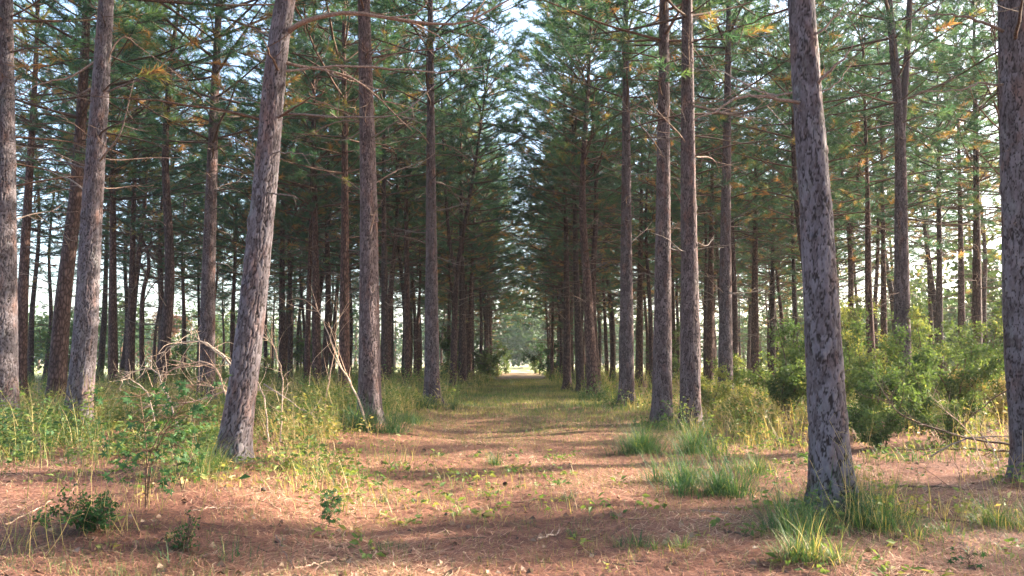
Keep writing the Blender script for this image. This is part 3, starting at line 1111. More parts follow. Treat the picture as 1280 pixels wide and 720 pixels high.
# scattered litter: broken twigs, bark flakes and curled dead leaves
n = 2600
d = 4.6 + 22 * rng.random(n) ** 1.5
x = rng.uniform(-1, 1, n) * (.72 * d + .5)
lp = np.column_stack([x, d, gz(x, d) + rng.uniform(.015, .04, n)])
a = rng.uniform(0, 2 * PI, n)
lg = [leaves(lp, np.column_stack([np.cos(a), np.sin(a), rng.normal(0, .15, n)]), rng.uniform(.025, .075, n), rng.uniform(.35, .9), 0, rng.random(n), .5)]
for q in range(520):
    dd = 4.6 + 15 * rng.random() ** 1.4
    xx = rng.uniform(-1, 1) * (.72 * dd + .5)
    a = rng.uniform(0, 2 * PI)
    l = rng.uniform(.08, .4)
    tp = np.array([[xx + math.cos(a) * l * t_ + rng.normal(0, .012), dd + math.sin(a) * l * t_ + rng.normal(0, .012), 0] for t_ in (-.5, -.15, .2, .5)])
    tp[:, 2] = gz(tp[:, 0], tp[:, 1]) + .022 + rng.uniform(0, .015)
    lg.append(tube(tp, rng.uniform(.002, .006), 5, 1, .5))
M_DEADLEAF = leafmat("dead_leaf_brown", [(0, (.04, .025, .02)), (.4, (.12, .07, .05)), (.7, (.24, .16, .11)), (1, (.25, .18, .125))], trans=.1)
lit = obj("forest_litter", mesh("forest_litter", lg, [M_DEADLEAF, M_STEM], False))
tag(lit, kind="stuff", label="bits of twig, bark flake and dead leaf scattered over the straw")

# short grass along the trail
n = 110000
d = 5 + 60 * rng.random(n) ** 1.5
x = rng.uniform(-1, 1, n) * np.minimum(.7 * d + 1, 4.6) + .3
dens = .66 + .32 * sstep(12, 26, d) + .65 * fbm(x, d, 3) - .15 * (d < 9)
ok = rng.random(n) < dens
x, d = x[ok], d[ok]
n = len(x)
base = np.column_stack([x, d, gz(x, d)])
far = sstep(10, 30, d)
sh = blades(base, rng.uniform(0, 2 * PI, n), rng.uniform(.1, .9, n), rng.uniform(.05, .14, n) * (1 + .8 * far), .004 + .009 * far, rng.uniform(.2, 1, n),
            0, np.clip(.62 + .28 * fbm(x, d, 8) + rng.normal(0, .18, n), 0, 1), 2)
grass = obj("grass", mesh("grass", sh, [M_GRASS], False))
tag(grass, kind="stuff", label="short thin green and straw coloured grass on the trail")


def plants(n, xf, yf, hmin, hmax, seed, nl=26, nb=7, patch=.7, dry=0.0):
    global rng
    keep = rng
    rng = np.random.default_rng(seed)
    x, y = xf(n), yf(n)
    ok = FR(x, y) & (rng.random(n) < np.clip(patch + 1.5 * fbm(x * .8, y * .8, 21), .04, 1))
    x, y = x[ok], y[ok]
    n = len(x)
    H_ = rng.uniform(hmin, hmax, n) * np.where((y < 15) & (np.abs(x / y + .43) < .11), .28, 1) * (.75 + .5 * (fbm(x, y, 5) + .5))
    tb = np.clip(.47 + dry + .3 * fbm(x * .7, y * .7, 9) + rng.normal(0, .14, n), 0, 1)
    i = np.repeat(np.arange(n), nl)
    u = rng.uniform(.15, 1, len(i))
    lx, ly = rng.normal(0, .16, n), rng.normal(0, .16, n)
    spread = (.10 + .16 * (1 - u)) * (H_[i] + .3)
    a = rng.uniform(0, 2 * PI, len(i))
    rr = rng.uniform(.1, 1, len(i)) * spread
    px_ = x[i] + lx[i] * u * H_[i] + np.cos(a) * rr
    py_ = y[i] + ly[i] * u * H_[i] + np.sin(a) * rr
    pos = np.column_stack([px_, py_, gz(x, y)[i] + u * H_[i]])
    dr = np.column_stack([np.cos(a), np.sin(a), rng.uniform(-.5, .7, len(i))])
    sz = rng.uniform(.035, .10, len(i)) * (1 + .012 * y[i])
    g = [leaves(pos, dr, sz, .48, 0, np.clip(tb[i] + rng.normal(0, .12, len(i)), 0, 1))]
    j = np.repeat(np.arange(n), nb)
    b = np.column_stack([x[j] + rng.normal(0, .16, len(j)), y[j] + rng.normal(0, .16, len(j)), gz(x, y)[j]])
    g += blades(b, rng.uniform(0, 2 * PI, len(j)), rng.uniform(0, .6, len(j)), H_[j] * rng.uniform(.5, 1.45, len(j)), .004 + .0005 * y[j], rng.uniform(.1, 1.9, len(j)),
                1, np.clip(tb[j] + .2 + rng.normal(0, .24, len(j)), 0, 1), 3)
    rng = keep
    return g


FR = lambda x, y: np.abs(x) < .70 * y + .8
g = []
U = lambda a, b: (lambda n: rng.uniform(a, b, n))
YB = lambda a, b, e=1.0: (lambda n: a + (b - a) * rng.random(n) ** e)
g += plants(1900, U(-17, -2.8), YB(10.5, 34, 1.1), .2, .85, 1, 26, 8, .5)
g += plants(1300, U(-32, -3.0), YB(30, 80), .5, 1.3, 2, 26, 7)
g += plants(620, U(-9, -1.6), YB(7.2, 14), .1, .42, 3, 12, 10, .25)
g += plants(750, U(3.4, 15), YB(14, 34, 1.2), .25, .8, 4)
g += plants(1100, U(3.0, 32), YB(30, 80), .5, 1.4, 5, 26, 7)
g += plants(240, U(3.0, 9), YB(7.5, 14), .1, .3, 6, 12, 12)
g += plants(360, lambda n: np.where(rng.random(n) < .5, rng.uniform(-3.4, -2, n), rng.uniform(2.6, 4, n)), YB(22, 98), .25, .8, 7)
g += plants(900, U(-15, -3.0), YB(10.2, 27), .35, 1.0, 11, 7, 16, .6, .2)
g += plants(420, U(-14, -2.2), YB(7.4, 11), .12, .45, 12, 5, 10, .4, .2)
g += plants(420, U(3.6, 13), YB(12.5, 27), .3, .9, 13, 8, 14, .5, .3)
g += plants(520, U(-5, 4.5), YB(5.4, 13), .05, .16, 14, 9, 8, .12, .05)
g += plants(380, U(-9, -3), YB(10.5, 22), .3, .7, 15, 46, 3, .5, -.05)
bx, by = [], []
for hx, hy, _ in HERO:
    if hy < 27:
        k_ = 26
        a = rng.uniform(0, 2 * PI, k_)
        q_ = rng.uniform(.18, .75, k_)
        bx.append(hx + q_ * np.cos(a)); by.append(hy + q_ * np.sin(a))
bx, by = np.concatenate(bx), np.concatenate(by)
g += plants(len(bx), lambda n: bx, lambda n: by, .08, .34, 8, 12, 12, 1.0)
ug = obj("undergrowth", mesh("undergrowth", g, [M_WEED, M_GRASS], False))
tag(ug, kind="stuff", label="weedy undergrowth of leafy stems and grass among the pines")


# ------------------------------------------------------------------ clumps, plants, shrubs: things of their own
def grass_clump(loc, label, nb, rad, h, tint, width=.009, group="grass clumps beside the trail", flop=1.0):
    n = int(nb * 2.4)
    a = rng.uniform(0, 2 * PI, n)
    r_ = np.abs(rng.normal(0, .55, n)) * rad
    nt = rng.integers(3, 6)          # a clump is several tussocks grown together
    ca, cr = rng.uniform(0, 2 * PI, nt), rng.uniform(.1, 1.15, nt) * rad
    w_ = rng.integers(0, nt, n)
    hs = rng.uniform(.6, 1.15, nt)[w_]
    b = np.column_stack([(r_ * np.cos(a) + cr[w_] * np.cos(ca[w_])) * 1.2, r_ * np.sin(a) + cr[w_] * np.sin(ca[w_]), np.full(n, -.015)])
    rr = np.minimum(r_ / rad, 1.6)
    g = blades(b, a + rng.normal(0, .8, n), (.12 + .5 * rr) * rng.uniform(.4, 1.9, n) * flop, 1.35 * h * hs * (1.1 - .4 * rr) * rng.uniform(.4, 1.15, n), width * .8, rng.uniform(.2, 2.7, n) * flop, 0, np.clip(tint - .1 + rng.normal(0, .13, n) + np.where(rng.random(n) < .16, .45, 0), 0, 1), 4)
    o = obj("grass_clump", mesh("grass_clump", g, [M_GRASS], False), None, loc)
    return tag(o, label, "grass clump", group)


def gl(px, py):
    """Ground point under photo pixel (px, py)."""
    d = 10.0
    for _ in range(40):
        q = P(px, py, d)
        d *= (EYE - float(gz(q[0], d))) / max(EYE - q[2], .05)
        d = min(max(d, 4), 110)
    q = P(px, py, d)
    return np.array([q[0], d, float(gz(q[0], d))])


for (px, py, nb, rad, h, t, lab) in [
    (803, 566, 420, .42, .62, .18, "broad dark green grass clump at the trail edge before the close pair of pines"),
    (838, 604, 170, .24, .45, .35, "arching grass clump with pale tips in front of the broad dark green clump"),
    (892, 616, 420, .38, .50, .16, "dense low green grass clump between the close pair and the closest pine"),
    (872, 568, 260, .35, .65, .3, "upright loose grass clump at the foot of the grey pine of the pair"),
    (935, 590, 190, .4, .42, .45, "thin loose grass clump between the shrubs and the dense low green clump"),
    (1000, 668, 240, .26, .40, .34, "grass clump before the flared foot of the closest pine"),
    (1006, 706, 260, .20, .34, .55, "pale arching grass clump lowest before the closest pine"),
    (1062, 652, 280, .30, .42, .3, "grass clump growing against the closest pine on its sunny side"),
    (1046, 640, 160, .16, .6, .25, "tall thin tuft leaning on the bark of the closest pine"),
    (1110, 668, 200, .4, .26, .4, "low spread grass clump right of the closest pine"),
    (463, 535, 420, .40, .62, .12, "dark green grass clump round the foot of the thick left pine"),
    (522, 530, 260, .4, .5, .3, "loose green grass clump between two pines on the left trail edge"),
    (541, 512, 260, .45, .55, .15, "dark green grass clump round the dark pine on the left trail edge"),
    (620, 582, 70, .10, .28, .3, "small upright green tuft in the middle of the trail"),
    (745, 500, 420, .9, .55, .45, "sunlit bright green grass clump at the right trail edge, far along"),
    (712, 624, 60, .15, .12, .25, "tiny dark tuft on the trail next to the sunlit patch"),
    (780, 684, 110, .22, .13, .3, "low green tuft on the trail, nearest the camera"),
    (848, 688, 130, .28, .15, .62, "low greyish dry tuft on the trail beside the nearest green tuft"),
    (715, 672, 30, .06, .1, .15, "tiny green sprig beside a pale stick on the trail"),
    (482, 630, 60, .13, .12, .25, "tiny dark green tuft on the left side of the trail"),
    (1262, 660, 160, .25, .40, .5, "yellow green sunlit clump near the right edge of the photo"),
    (1150, 668, 150, .35, .2, .5, "flattened yellowish clump in the sunlit ground on the right"),
    (262, 590, 260, .35, .42, .55, "yellow green feathery clump left of the leaning pine's foot"),
    (480, 690, 60, .25, .1, .3, "flat sparse tuft at the fallen twig near the photo's bottom"),
    (275, 700, 60, .3, .16, .35, "sparse flattened green tuft at the bottom left of the trail"),
    (395, 520, 240, .45, .6, .42, "tall pale grass clump behind the leaning pine"),
    (130, 500, 120, .2, .8, .6, "tall sunlit pale grass clump behind the second pine from the left edge"),
    (20, 545, 120, .25, .55, .4, "grass clump at the foot of the pine on the left edge of the photo"),
]:
    grass_clump(gl(px, py), lab, nb, rad, h, t)


def dry_stalks(loc, label, n, h, rad):
    g = []
    for i in range(n):
        a = rng.uniform(0, 2 * PI)
        b = np.array([rng.normal(0, rad), rng.normal(0, rad * .7), -.02])
        hh = h * rng.uniform(.5, 1.1)
        tip = b + np.array([math.cos(a) * hh * rng.uniform(.05, .55), math.sin(a) * hh * .25, hh])
        mid = (b + tip) / 2 + rng.normal(0, .04, 3)
        p = curve([b, mid, tip], 8)
        g.append(tube(p, np.linspace(.0026, .0011, 8), 4, 0, rng.uniform(.78, .97)))
        for q in range(3):
            i0 = rng.integers(3, 8)
            dd = norm(np.array([rng.normal(), rng.normal(), rng.uniform(-.2, .8)]))
            g.append(tube([p[i0], p[i0] + dd * .05, p[i0] + dd * .1], [.001, .001, .0006], 3, 0, .88))
    o = obj("dry_stalk_clump", mesh("dry_stalk_clump", g, [M_GRASS]), None, loc)
    return tag(o, label, "dry stalks", "dry grass stalks")


for (px, py, n, h, rad, lab) in [
    (1092, 650, 14, .95, .13, "tall dry tan stalks just right of the closest pine"),
    (1072, 668, 10, .8, .2, "leaning dry stalks at the foot of the closest pine"),
    (1180, 660, 9, .75, .3, "slanting dry straw stalks crossing the sunlit ground on the right"),
    (1258, 640, 10, .85, .12, "dry stalks in front of the plated pine at the right edge"),
    (492, 586, 8, .6, .22, "dry pinkish bent stalks left of the trail before the thick pine"),
    (445, 578, 6, .45, .15, "short dry stalks with pale seed tips behind the seedling"),
    (145, 665, 16, .5, .2, "tangled dry stalks around the dark green clump at the lower left"),
    (30, 690, 16, .5, .13, "dry grey stalks in the bottom left corner"),
    (172, 640, 12, .7, .16, "dry stems standing about the lobed-leaf sapling"),
]:
    dry_stalks(gl(px, py), lab, n, h, rad)


def shrub(loc, label, w, h, nl, size, tint, m=M_LEAF, cat="shrub", group="shrubs among the pines", stems=7, name="shrub", depth=None):
    global rng
    if name == 'shrub' and loc[1] < 40:
        h, w, nl = h * 1.15, w * 1.12, int(nl * 1.5)
        tint = tint + .2
    root = empty(name, loc, label, cat, group)
    st, tips = [], []
    for i in range(stems):
        a = rng.uniform(0, 2 * PI)
        rr = math.sqrt(rng.random())
        top = np.array([math.cos(a) * rr * w * .5, math.sin(a) * rr * (depth or w) * .5, h * (1 - .45 * rr ** 2) * rng.uniform(.72, 1)])
        mid = top * np.array([.35, .35, .55]) + rng.normal(0, .05, 3) * h
        p = curve([np.array([rng.normal(0, .06), rng.normal(0, .06), -.05]), mid, top], 9)
        st.append(tube(p, np.linspace(.018, .004, 9) * (h / 2.2 + .3), 5, 0))
        for q in range(7):
            b = p[rng.integers(2, 9)]
            e = b + norm(rng.normal(0, 1, 3) + np.array([0, 0, .35])) * rng.uniform(.2, .5) * h * .38
            st.append(tube(curve([b, (b + e) / 2 + rng.normal(0, .03, 3), e], 5), np.linspace(.006, .002, 5), 4, 0))
            tips.append((b, e))
    T = np.array([[a_, b_] for a_, b_ in tips])
    i = rng.integers(0, len(T), nl)
    u = rng.uniform(.1, 1.1, nl)[:, None]
    pos = T[i, 0] + (T[i, 1] - T[i, 0]) * u + rng.normal(0, .05 * h ** .5, (nl, 3))
    pos[:, 2] = np.maximum(pos[:, 2], .05)
    ct = rng.normal(0, .16, len(T))
    dr = rng.normal(0, 1, (nl, 3)) + np.array([0, 0, -.15])
    fo = leaves(pos, dr, rng.uniform(.6, 1.3, nl) * size, .52, 0, np.clip(tint + ct[i] + rng.normal(0, .1, nl), 0, 1))
    obj("foliage", mesh("foliage", [fo], [m], False), root)
    obj("stem", mesh("stem", st, [M_STEM]), root)
    return root


def GD(px, d):
    return ground_at(px, d)


for (px, d, w, h, nl, s, t, lab, m) in [
    (985, 19, 2.6, 2.25, 5200, .085, .34, "round green shrub left of the closest pine", M_LEAF),
    (1090, 17.5, 2.6, 2.15, 5200, .085, .42, "leafy green shrub just right of the closest pine", M_LEAF),
    (1150, 15.5, 2.2, 1.6, 4200, .075, .28, "dark green shrub in the middle of the thicket behind the fallen top", M_LEAF),
    (1050, 22, 2.6, 2.8, 4200, .09, .5, "tall sunlit shrub behind the closest pine's trunk", M_LEAF),
    (1195, 19.5, 2.9, 2.5, 4600, .085, .42, "broad shrub under the thin many-branched pine", M_LEAF),
    (1255, 18, 2.4, 1.6, 3600, .06, .62, "pale feathery shrub near the right edge of the photo", M_WEED),
    (1225, 25, 3.0, 2.9, 3600, .10, .5, "taller green shrub behind the pale feathery one", M_LEAF),
    (945, 15.4, 1.6, .95, 2200, .06, .5, "low brownish weedy shrub before the round green shrub", M_WEED),
    (1100, 13.4, 1.5, .95, 2400, .06, .3, "low dark shrub beside the fallen top, close to the closest pine", M_LEAF),
    (1190, 13.4, 1.8, .9, 2200, .055, .4, "low tangled shrub sprawling over the fallen top", M_LEAF),
    (890, 23, 1.6, 1.4, 2200, .08, .75, "yellow green sunlit shrub behind the close pair of pines", M_LEAF),
    (1140, 33, 3.5, 3.4, 3800, .12, .5, "large green shrub deep behind the forked dark pine", M_LEAF),
    (1065, 36, 3.5, 4.2, 3800, .13, .58, "tall yellow green shrub far behind the closest pine", M_LEAF),
    (690, 74, 6.0, 5.4, 4200, .2, .2, "dark green bushy young tree at the right side of the trail's far end", M_LEAFD),
    (612, 62, 4.2, 3.0, 3600, .16, .55, "light green bush on the left side of the trail's far end", M_LEAF),
    (566, 66, 4.0, 5.5, 2600, .2, .35, "green bush between dark trunks far along the left edge", M_LEAF),
    (385, 60, 4.0, 4.2, 2600, .2, .5, "bright green bush seen between trunks left of the thick pine", M_LEAF),
    (555, 44, 2.2, 2.4, 2200, .13, .5, "green bush between the two dark pines of the left trail edge", M_LEAF),
    (205, 33, 3.2, 2.2, 3000, .10, .3, "blue green bush behind the arching dead brush", M_LEAF),
    (80, 44, 4.0, 4.4, 2800, .14, .4, "green bush behind the stout slanting pine", M_LEAF),
    (330, 36, 2.8, 1.8, 2400, .1, .5, "low green bush behind the leaning pine", M_LEAF),
    (840, 52, 4.0, 4.6, 2800, .17, .4, "green bush far behind the close pair of pines", M_LEAF),
    (622, 86, 2.6, 4.2, 2000, .17, .5, "light green bush narrowing the far trail from the left, before its mouth", M_LEAF),
    (632, 97, 2.2, 3.2, 1600, .17, .6, "small pale bush at the left of the trail's bright mouth", M_LEAF),
    (674, 90, 2.8, 4.2, 2000, .17, .3, "dark green bush narrowing the far trail from the right, before its mouth", M_LEAFD),
    (598, 76, 3.6, 4.4, 2200, .17, .45, "mid green bush under the pines far along the left trail edge", M_LEAF),
    (1020, 27, 3.0, 2.6, 3000, .10, .5, "leafy green shrub in the gap left of the closest pine's trunk, far back", M_LEAF),
    (1170, 23, 3.0, 2.7, 3400, .09, .5, "sunlit green shrub right behind the forked dark pine's foot", M_LEAF),
    (1265, 22, 2.6, 2.6, 3000, .09, .45, "green shrub partly hidden by the plated pine at the right edge", M_LEAF),
    (925, 30, 2.6, 1.9, 2600, .10, .55, "low green shrub behind the second-row stout pine", M_LEAF),
    (669, 99, 2.2, 2.4, 1500, .18, .7, "pale sunlit bush at the mouth of the trail", M_LEAF),
    (1000, 60, 6, 5, 3000, .22, .35, "dark green bush deep in the right side of the stand", M_LEAFD),
]:
    shrub(GD(px, d), lab, w, h, nl, s, t, m)

# low green mound at lower left, seedlings and sapling
shrub(gl(112, 668), "low dark green leafy mound in the shade at the lower left", .75, .34, 1500, .035, .35, M_LEAFD, "low plant", "small plants on the straw", 10, "leafy_mound")
shrub(gl(232, 690), "small dark grey green sprig at the lower left", .35, .28, 260, .03, .3, M_LEAFD, "low plant", "small plants on the straw", 5, "leafy_sprig")


def seedling(loc, label, h, nl, size, w, tint=.35, lob=5, name="seedling", cat="seedling", stems=1, up=.3, m=M_LEAFD):
    root = empty(name, loc, label, cat, "young broadleaf plants")
    st, pos, dr = [], [], []
    for s_ in range(stems):
        a = rng.uniform(0, 2 * PI)
        top = np.array([rng.normal(0, .12 * h) + math.cos(a) * .25 * h * (stems > 1), rng.normal(0, .08 * h), h * rng.uniform(.8, 1)])
        p = curve([np.array([0, 0, -.03]), top * np.array([.2, .2, .5]) + rng.normal(0, .03 * h, 3), top], 9)
        st.append(tube(p, np.linspace(.0065, .002, 9) * (h + .3), 5, 0))
        for q in range(nl // stems):
            b = p[rng.integers(2, 9)]
            a = rng.uniform(0, 2 * PI)
            e = b + np.array([math.cos(a) * w * rng.uniform(.15, 1), math.sin(a) * w * rng.uniform(.15, 1), up * w * rng.uniform(-.3, 1)])
            st.append(tube([b, (b + e) / 2 + np.array([0, 0, .02]), e], [.0025, .002, .0012], 4, 0))
            for _ in range(2 if lob and nl > 30 else 1):
                pos.append(e + rng.normal(0, .02, 3))
                dr.append(norm(e - b) + rng.normal(0, .35, 3) + np.array([0, 0, -.35]))
    pos, dr = np.array(pos), np.array(dr)
    obj("foliage", mesh("foliage", [lobed(pos, dr, rng.uniform(.7, 1.3, len(pos)) * size, 0, np.clip(tint + rng.normal(0, .16, len(pos)), 0, 1), lob)], [m], False), root)
    obj("stem", mesh("stem", st, [M_STEM]), root)
    return root


seedling(gl(182, 640), "young sapling with lobed dark leaves before the second and third pines from the left", 1.15, 130, .085, .36, .42, 5, "sapling", "sapling", 3)
seedling(gl(228, 612), "lighter leafy sapling shoot close behind the lobed-leaf sapling", .8, 70, .07, .27, .62, 5, "sapling", "sapling", 2)
seedling(gl(410, 662), "small dark green oak seedling alone on the straw", .29, 40, .065, .09, .35, 7, up=.6)
seedling(gl(50, 590), "green leafy seedling near the left edge of the photo", .62, 22, .085, .2, .55, 5, stems=2)
seedling(gl(97, 655), "slender upright seedling with few leaves at the lower left", .5, 9, .06, .08, .4, 5)
seedling(gl(362, 565), "pale small-leaved seedling right of the leaning pine's foot", .38, 10, .05, .1, .9, 5, m=M_WEED)
seedling(gl(437, 570), "pale yellow seedling on a thin stalk left of the thick pine", .42, 9, .05, .09, .85, 5, m=M_WEED)
seedling(gl(1212, 712), "dark low fern-like sprig at the bottom right", .14, 16, .06, .12, .2, 5)
seedling(gl(1148, 600), "small dark seedling on the straw between the two plated pines", .17, 9, .055, .08, .3, 5)

# single broad leaf on a short stem with a pale fallen leaf at its foot
b = gl(297, 612)
root = empty("seedling", b, "single broad drooping leaf on a short pale stem before the leaning pine", "seedling", "young broadleaf plants")
obj("foliage", mesh("foliage", [leaves(np.array([[0, 0, .11]]), np.array([[1, -.2, .25]]), .15, .62, 0, .2), leaves(np.array([[-.02, 0, .03]]), np.array([[-1, -.1, .1]]), .17, .4, 1, 1.0), leaves(np.array([[.02, 0, .02]]), np.array([[.2, -.3, 1]]), .1, .5, 1, 1.0)], [M_LEAFD, M_GRASS], False), root)
obj("stem", mesh("stem", [tube([[0, 0, -.02], [.01, 0, .06], [.03, 0, .12]], [.005, .004, .003], 5, 0)], [M_TWIG]), root)


# ------------------------------------------------------------------ fallen and dead wood
def dead_wood(label, pts, r0, tw, seed, name="fallen_branch", m=None, cat="fallen branch", group="fallen dead branches", drop=None):
    pts = [np.asarray(p, float) for p in pts]
    b = pts[0].copy()
    root = empty(name, b, label, cat, group)
    o = limb(root, pts, r0 * (1.15 if name == 'dead_brush_branch' else 1), (tw * 2 + 4 if name == 'dead_brush_branch' else tw + 3), seed, "limb", m or M_TWIG)
    # collapse: a one-mesh thing
    me = o.data
    bpy.data.objects.remove(o)
    bpy.data.objects.remove(root)
    o = obj(name, me, None, b)
    return tag(o, label, cat, group)


D = 12.6
for i, (pts, r0, tw, lab) in enumerate([
    ([(314, 552), (306, 490), (288, 455), (262, 431), (240, 427), (212, 432), (203, 445)], .021, 8, "topmost pale branch arching over the dead brush left of the leaning pine"),
    ([(304, 552), (286, 500), (270, 462), (250, 452), (225, 458), (200, 470)], .016, 9, "second arching branch of the dead brush, under the topmost one"),
    ([(308, 550), (290, 492), (250, 500), (215, 505), (180, 508)], .017, 7, "low nearly level branch at the foot of the dead brush"),
    ([(228, 550), (214, 505), (202, 480), (196, 465), (174, 461), (152, 471)], .014, 8, "hooked pale branch at the brush's end nearest the second pine"),
    ([(198, 550), (186, 497), (176, 483), (155, 472), (150, 490)], .011, 6, "short bent branch below the hooked pale one"),
    ([(281, 448), (270, 440), (240, 418), (232, 412)], .011, 4, "short stick pointing up from the top of the dead brush"),
    ([(300, 550), (283, 492), (268, 484), (240, 482), (215, 486)], .011, 9, "thin twiggy branch across the middle of the dead brush"),
    ([(336, 552), (330, 500), (318, 470), (312, 440), (330, 420)], .012, 8, "pale twiggy branch standing up behind the leaning pine"),
    ([(350, 552), (352, 520), (353, 470), (345, 440), (332, 420)], .012, 7, "thin crooked dead stem right of the leaning pine"),
]):
    dead_wood(lab, [P(x_, y_, D - (.5 if i % 2 else 0) + .05 * k_) for k_, (x_, y_) in enumerate(pts)], r0, tw, 300 + i, "dead_brush_branch", None, "dead branch", "dead brush heap")
dead_wood("long pale dead pole slanting against the undergrowth left of the thick pine", [P(462, 545, 14.8), P(448, 500, 15), P(425, 455, 15.5), P(410, 415, 16), P(394, 380, 16.3)], .022, 8, 330, "fallen_branch")
dead_wood("grey dead stem forking near the slanting pole", [P(404, 530, 17), P(410, 480, 17), P(418, 440, 17), P(420, 415, 17), P(428, 390, 17.2)], .016, 7, 331, "fallen_branch")
dead_wood("dead branch slanting low before the thick grass-footed pine", [P(330, 480, 15.5), P(372, 508, 15), P(392, 520, 14.8), P(412, 548, 14.6)], .018, 5, 332, "fallen_branch")
for i, (pts, dd, r0, tw, lab, mm) in enumerate([
    ([(1290, 560), (1200, 545), (1130, 520), (1108, 495)], 11.6, .020, 14, "main stem of the fallen top behind the closest pine", M_STEM),
    ([(1290, 566), (1230, 562), (1120, 561)], 12.2, .03, 8, "dark level log lying under the fallen top", M_STEM),
    ([(1232, 595), (1215, 545), (1190, 520), (1160, 490)], 11.0, .009, 9, "pale branch sticking up from the fallen top", M_TWIG),
    ([(1255, 600), (1240, 560), (1215, 530)], 10.6, .012, 4, "bleached bent twig before the fallen top", M_TWIG),
    ([(1165, 570), (1210, 548), (1270, 545), (1300, 530)], 11.3, .013, 7, "grey branch crossing the fallen top near the right edge", M_LIMB),
    ([(1290, 470), (1240, 500), (1195, 540), (1172, 574)], 11.8, .012, 6, "dark slanting branch rising towards the plated pine at the right edge", M_STEM),
]):
    dead_wood(lab, [P(x_, y_, dd + .08 * k_) for k_, (x_, y_) in enumerate(pts)], r0, tw, 340 + i, "fallen_branch", mm)
for i, (a_, b_, r0, lab, mm) in enumerate([
    ((1100, 612), (1235, 616), .016, "dark stick lying on the straw right of the closest pine", M_STEM),
    ((1105, 644), (1225, 658), .020, "thick dark stick half sunk in the straw behind the flattened yellowish clump", M_STEM),
    ((366, 716), (430, 704), .010, "grey twig lying near the bottom of the photo", M_TWIG),
    ((345, 672), (366, 714), .007, "thin twig running down to the grey twig near the bottom", M_LIMB),
    ((240, 641), (305, 638), .006, "thin pale stick left of the seedling with one broad leaf", M_TWIG),
    ((672, 676), (700, 672), .011, "short pale stick on the trail beside a tiny green sprig", M_TWIG),
    ((866, 640), (930, 648), .009, "grey stick behind the low dry tuft on the trail", M_LIMB),
    ((905, 668), (950, 676), .012, "dark stick at the trail's right side, left of the closest pine", M_STEM),
    ((8, 660), (95, 618), .007, "pale straw-thin stick slanting at the left edge", M_TWIG),
    ((360, 514), (395, 508), .035, "short pale log lying behind the leaning pine", M_TWIG),
]):
    p0, p1 = gl(*a_), gl(*b_)
    mid = (p0 + p1) / 2
    mid[2] = float(gz(mid[0], mid[1])) + .02
    for q in (p0, p1):
        q[2] += r0 * .8 + .015
    mid[2] += r0
    dead_wood(lab, [p0, mid, p1], r0, 3, 360 + i, "stick", mm, "stick", "sticks on the straw")

# small crooked snag
b = GD(178, 36)
sn = empty("dead_snag", b, "small crooked dead snag with a hooked top, left of the dead brush", "dead tree")
limb(sn, [b + np.array([0, 0, -.1]), P(177, 400, 36), P(180, 360, 36), P(186, 335, 36), P(184, 312, 36), P(178, 300, 36)], .13, 2, 5, "trunk", M_BARK, .06)
limb(sn, [P(184, 345, 36), P(176, 330, 36), P(171, 312, 36), P(176, 300, 36)], .045, 3, 6, "dead_branch", M_BARK)
limb(sn, [P(184, 312, 36), P(190, 296, 36), P(187, 280, 36)], .04, 3, 7, "dead_branch", M_BARK)


# pine cones
def cone_mesh():
    g = []
    for k in range(60):
        t = k / 60
        a = k * 2.39996
        r_ = .034 * math.sin(PI * min(1, .12 + t * .9)) + .004
        z_ = t * .085
        c_ = np.array([math.cos(a) * r_ * .4, math.sin(a) * r_ * .4, z_])
        e_ = np.array([math.cos(a) * r_, math.sin(a) * r_, z_ + .008])
        s_ = np.array([-math.sin(a), math.cos(a), 0]) * .008
        u_ = np.array([0, 0, .004])
        v_ = np.array([c_ - s_ * .5, c_ + s_ * .5, e_ + s_, e_ - s_, c_ + u_, e_ + u_])
        g.append(dict(v=v_, f=[[0, 1, 2, 3]], m=0))
        g.append(dict(v=v_, f=[[0, 4, 5], [0, 5, 3], [1, 2, 5], [1, 5, 4]], m=0))
    g.append(tube([[0, 0, 0], [0, 0, .04], [0, 0, .085]], [.012, .016, .004], 8, 0))
    return mesh("pine_cone", g, [M_CONE], False)


CM = cone_mesh()
for (px, py, lab) in [(521, 630, "dark pine cone on the straw below the sunlit patch"), (566, 622, "dark pine cone at the lower rim of the sunlit patch"), (610, 649, "reddish dark pine cone in the middle of the trail"),
                      (530, 565, "pine cone in the shade above the sunlit patch"), (634, 608, "pine cone at the trail centre beside the sunlit patch"), (331, 617, "pine cone beside the seedling with one broad leaf")]:
    q = gl(px, py)
    o = obj("pine_cone", CM, None, q + np.array([0, 0, .03]), (R(86), random.uniform(-.3, .3), random.uniform(0, 6.28)), .8)
    tag(o, lab, "pine cone", "pine cones on the straw")

# ------------------------------------------------------------------ far trees
def far_tree(x, y, h, w, nl, size, tint, r):
    z0 = float(gz(x, y))
    nb = 9
    bc = np.column_stack([r.normal(0, .26, nb) * w, r.normal(0, .26, nb) * w, h * r.uniform(.22, .9, nb)])
    bs = w * r.uniform(.2, .36, nb) * (1.15 - .5 * bc[:, 2] / h)
    i = r.integers(0, nb, nl)
    dv = norm(r.normal(0, 1, (nl, 3))) * r.uniform(.6, 1.05, nl)[:, None]
    pos = bc[i] + dv * bs[i][:, None] * np.array([1, 1, .8])
    pos[:, 2] = np.maximum(pos[:, 2], .3)
    t = np.clip(tint + r.normal(0, .1, nb)[i] + r.normal(0, .1, nl), 0, 1)
    return pos + np.array([x, y, z0]), dv + r.normal(0, .5, (nl, 3)), r.uniform(.6, 1.3, nl) * size, t


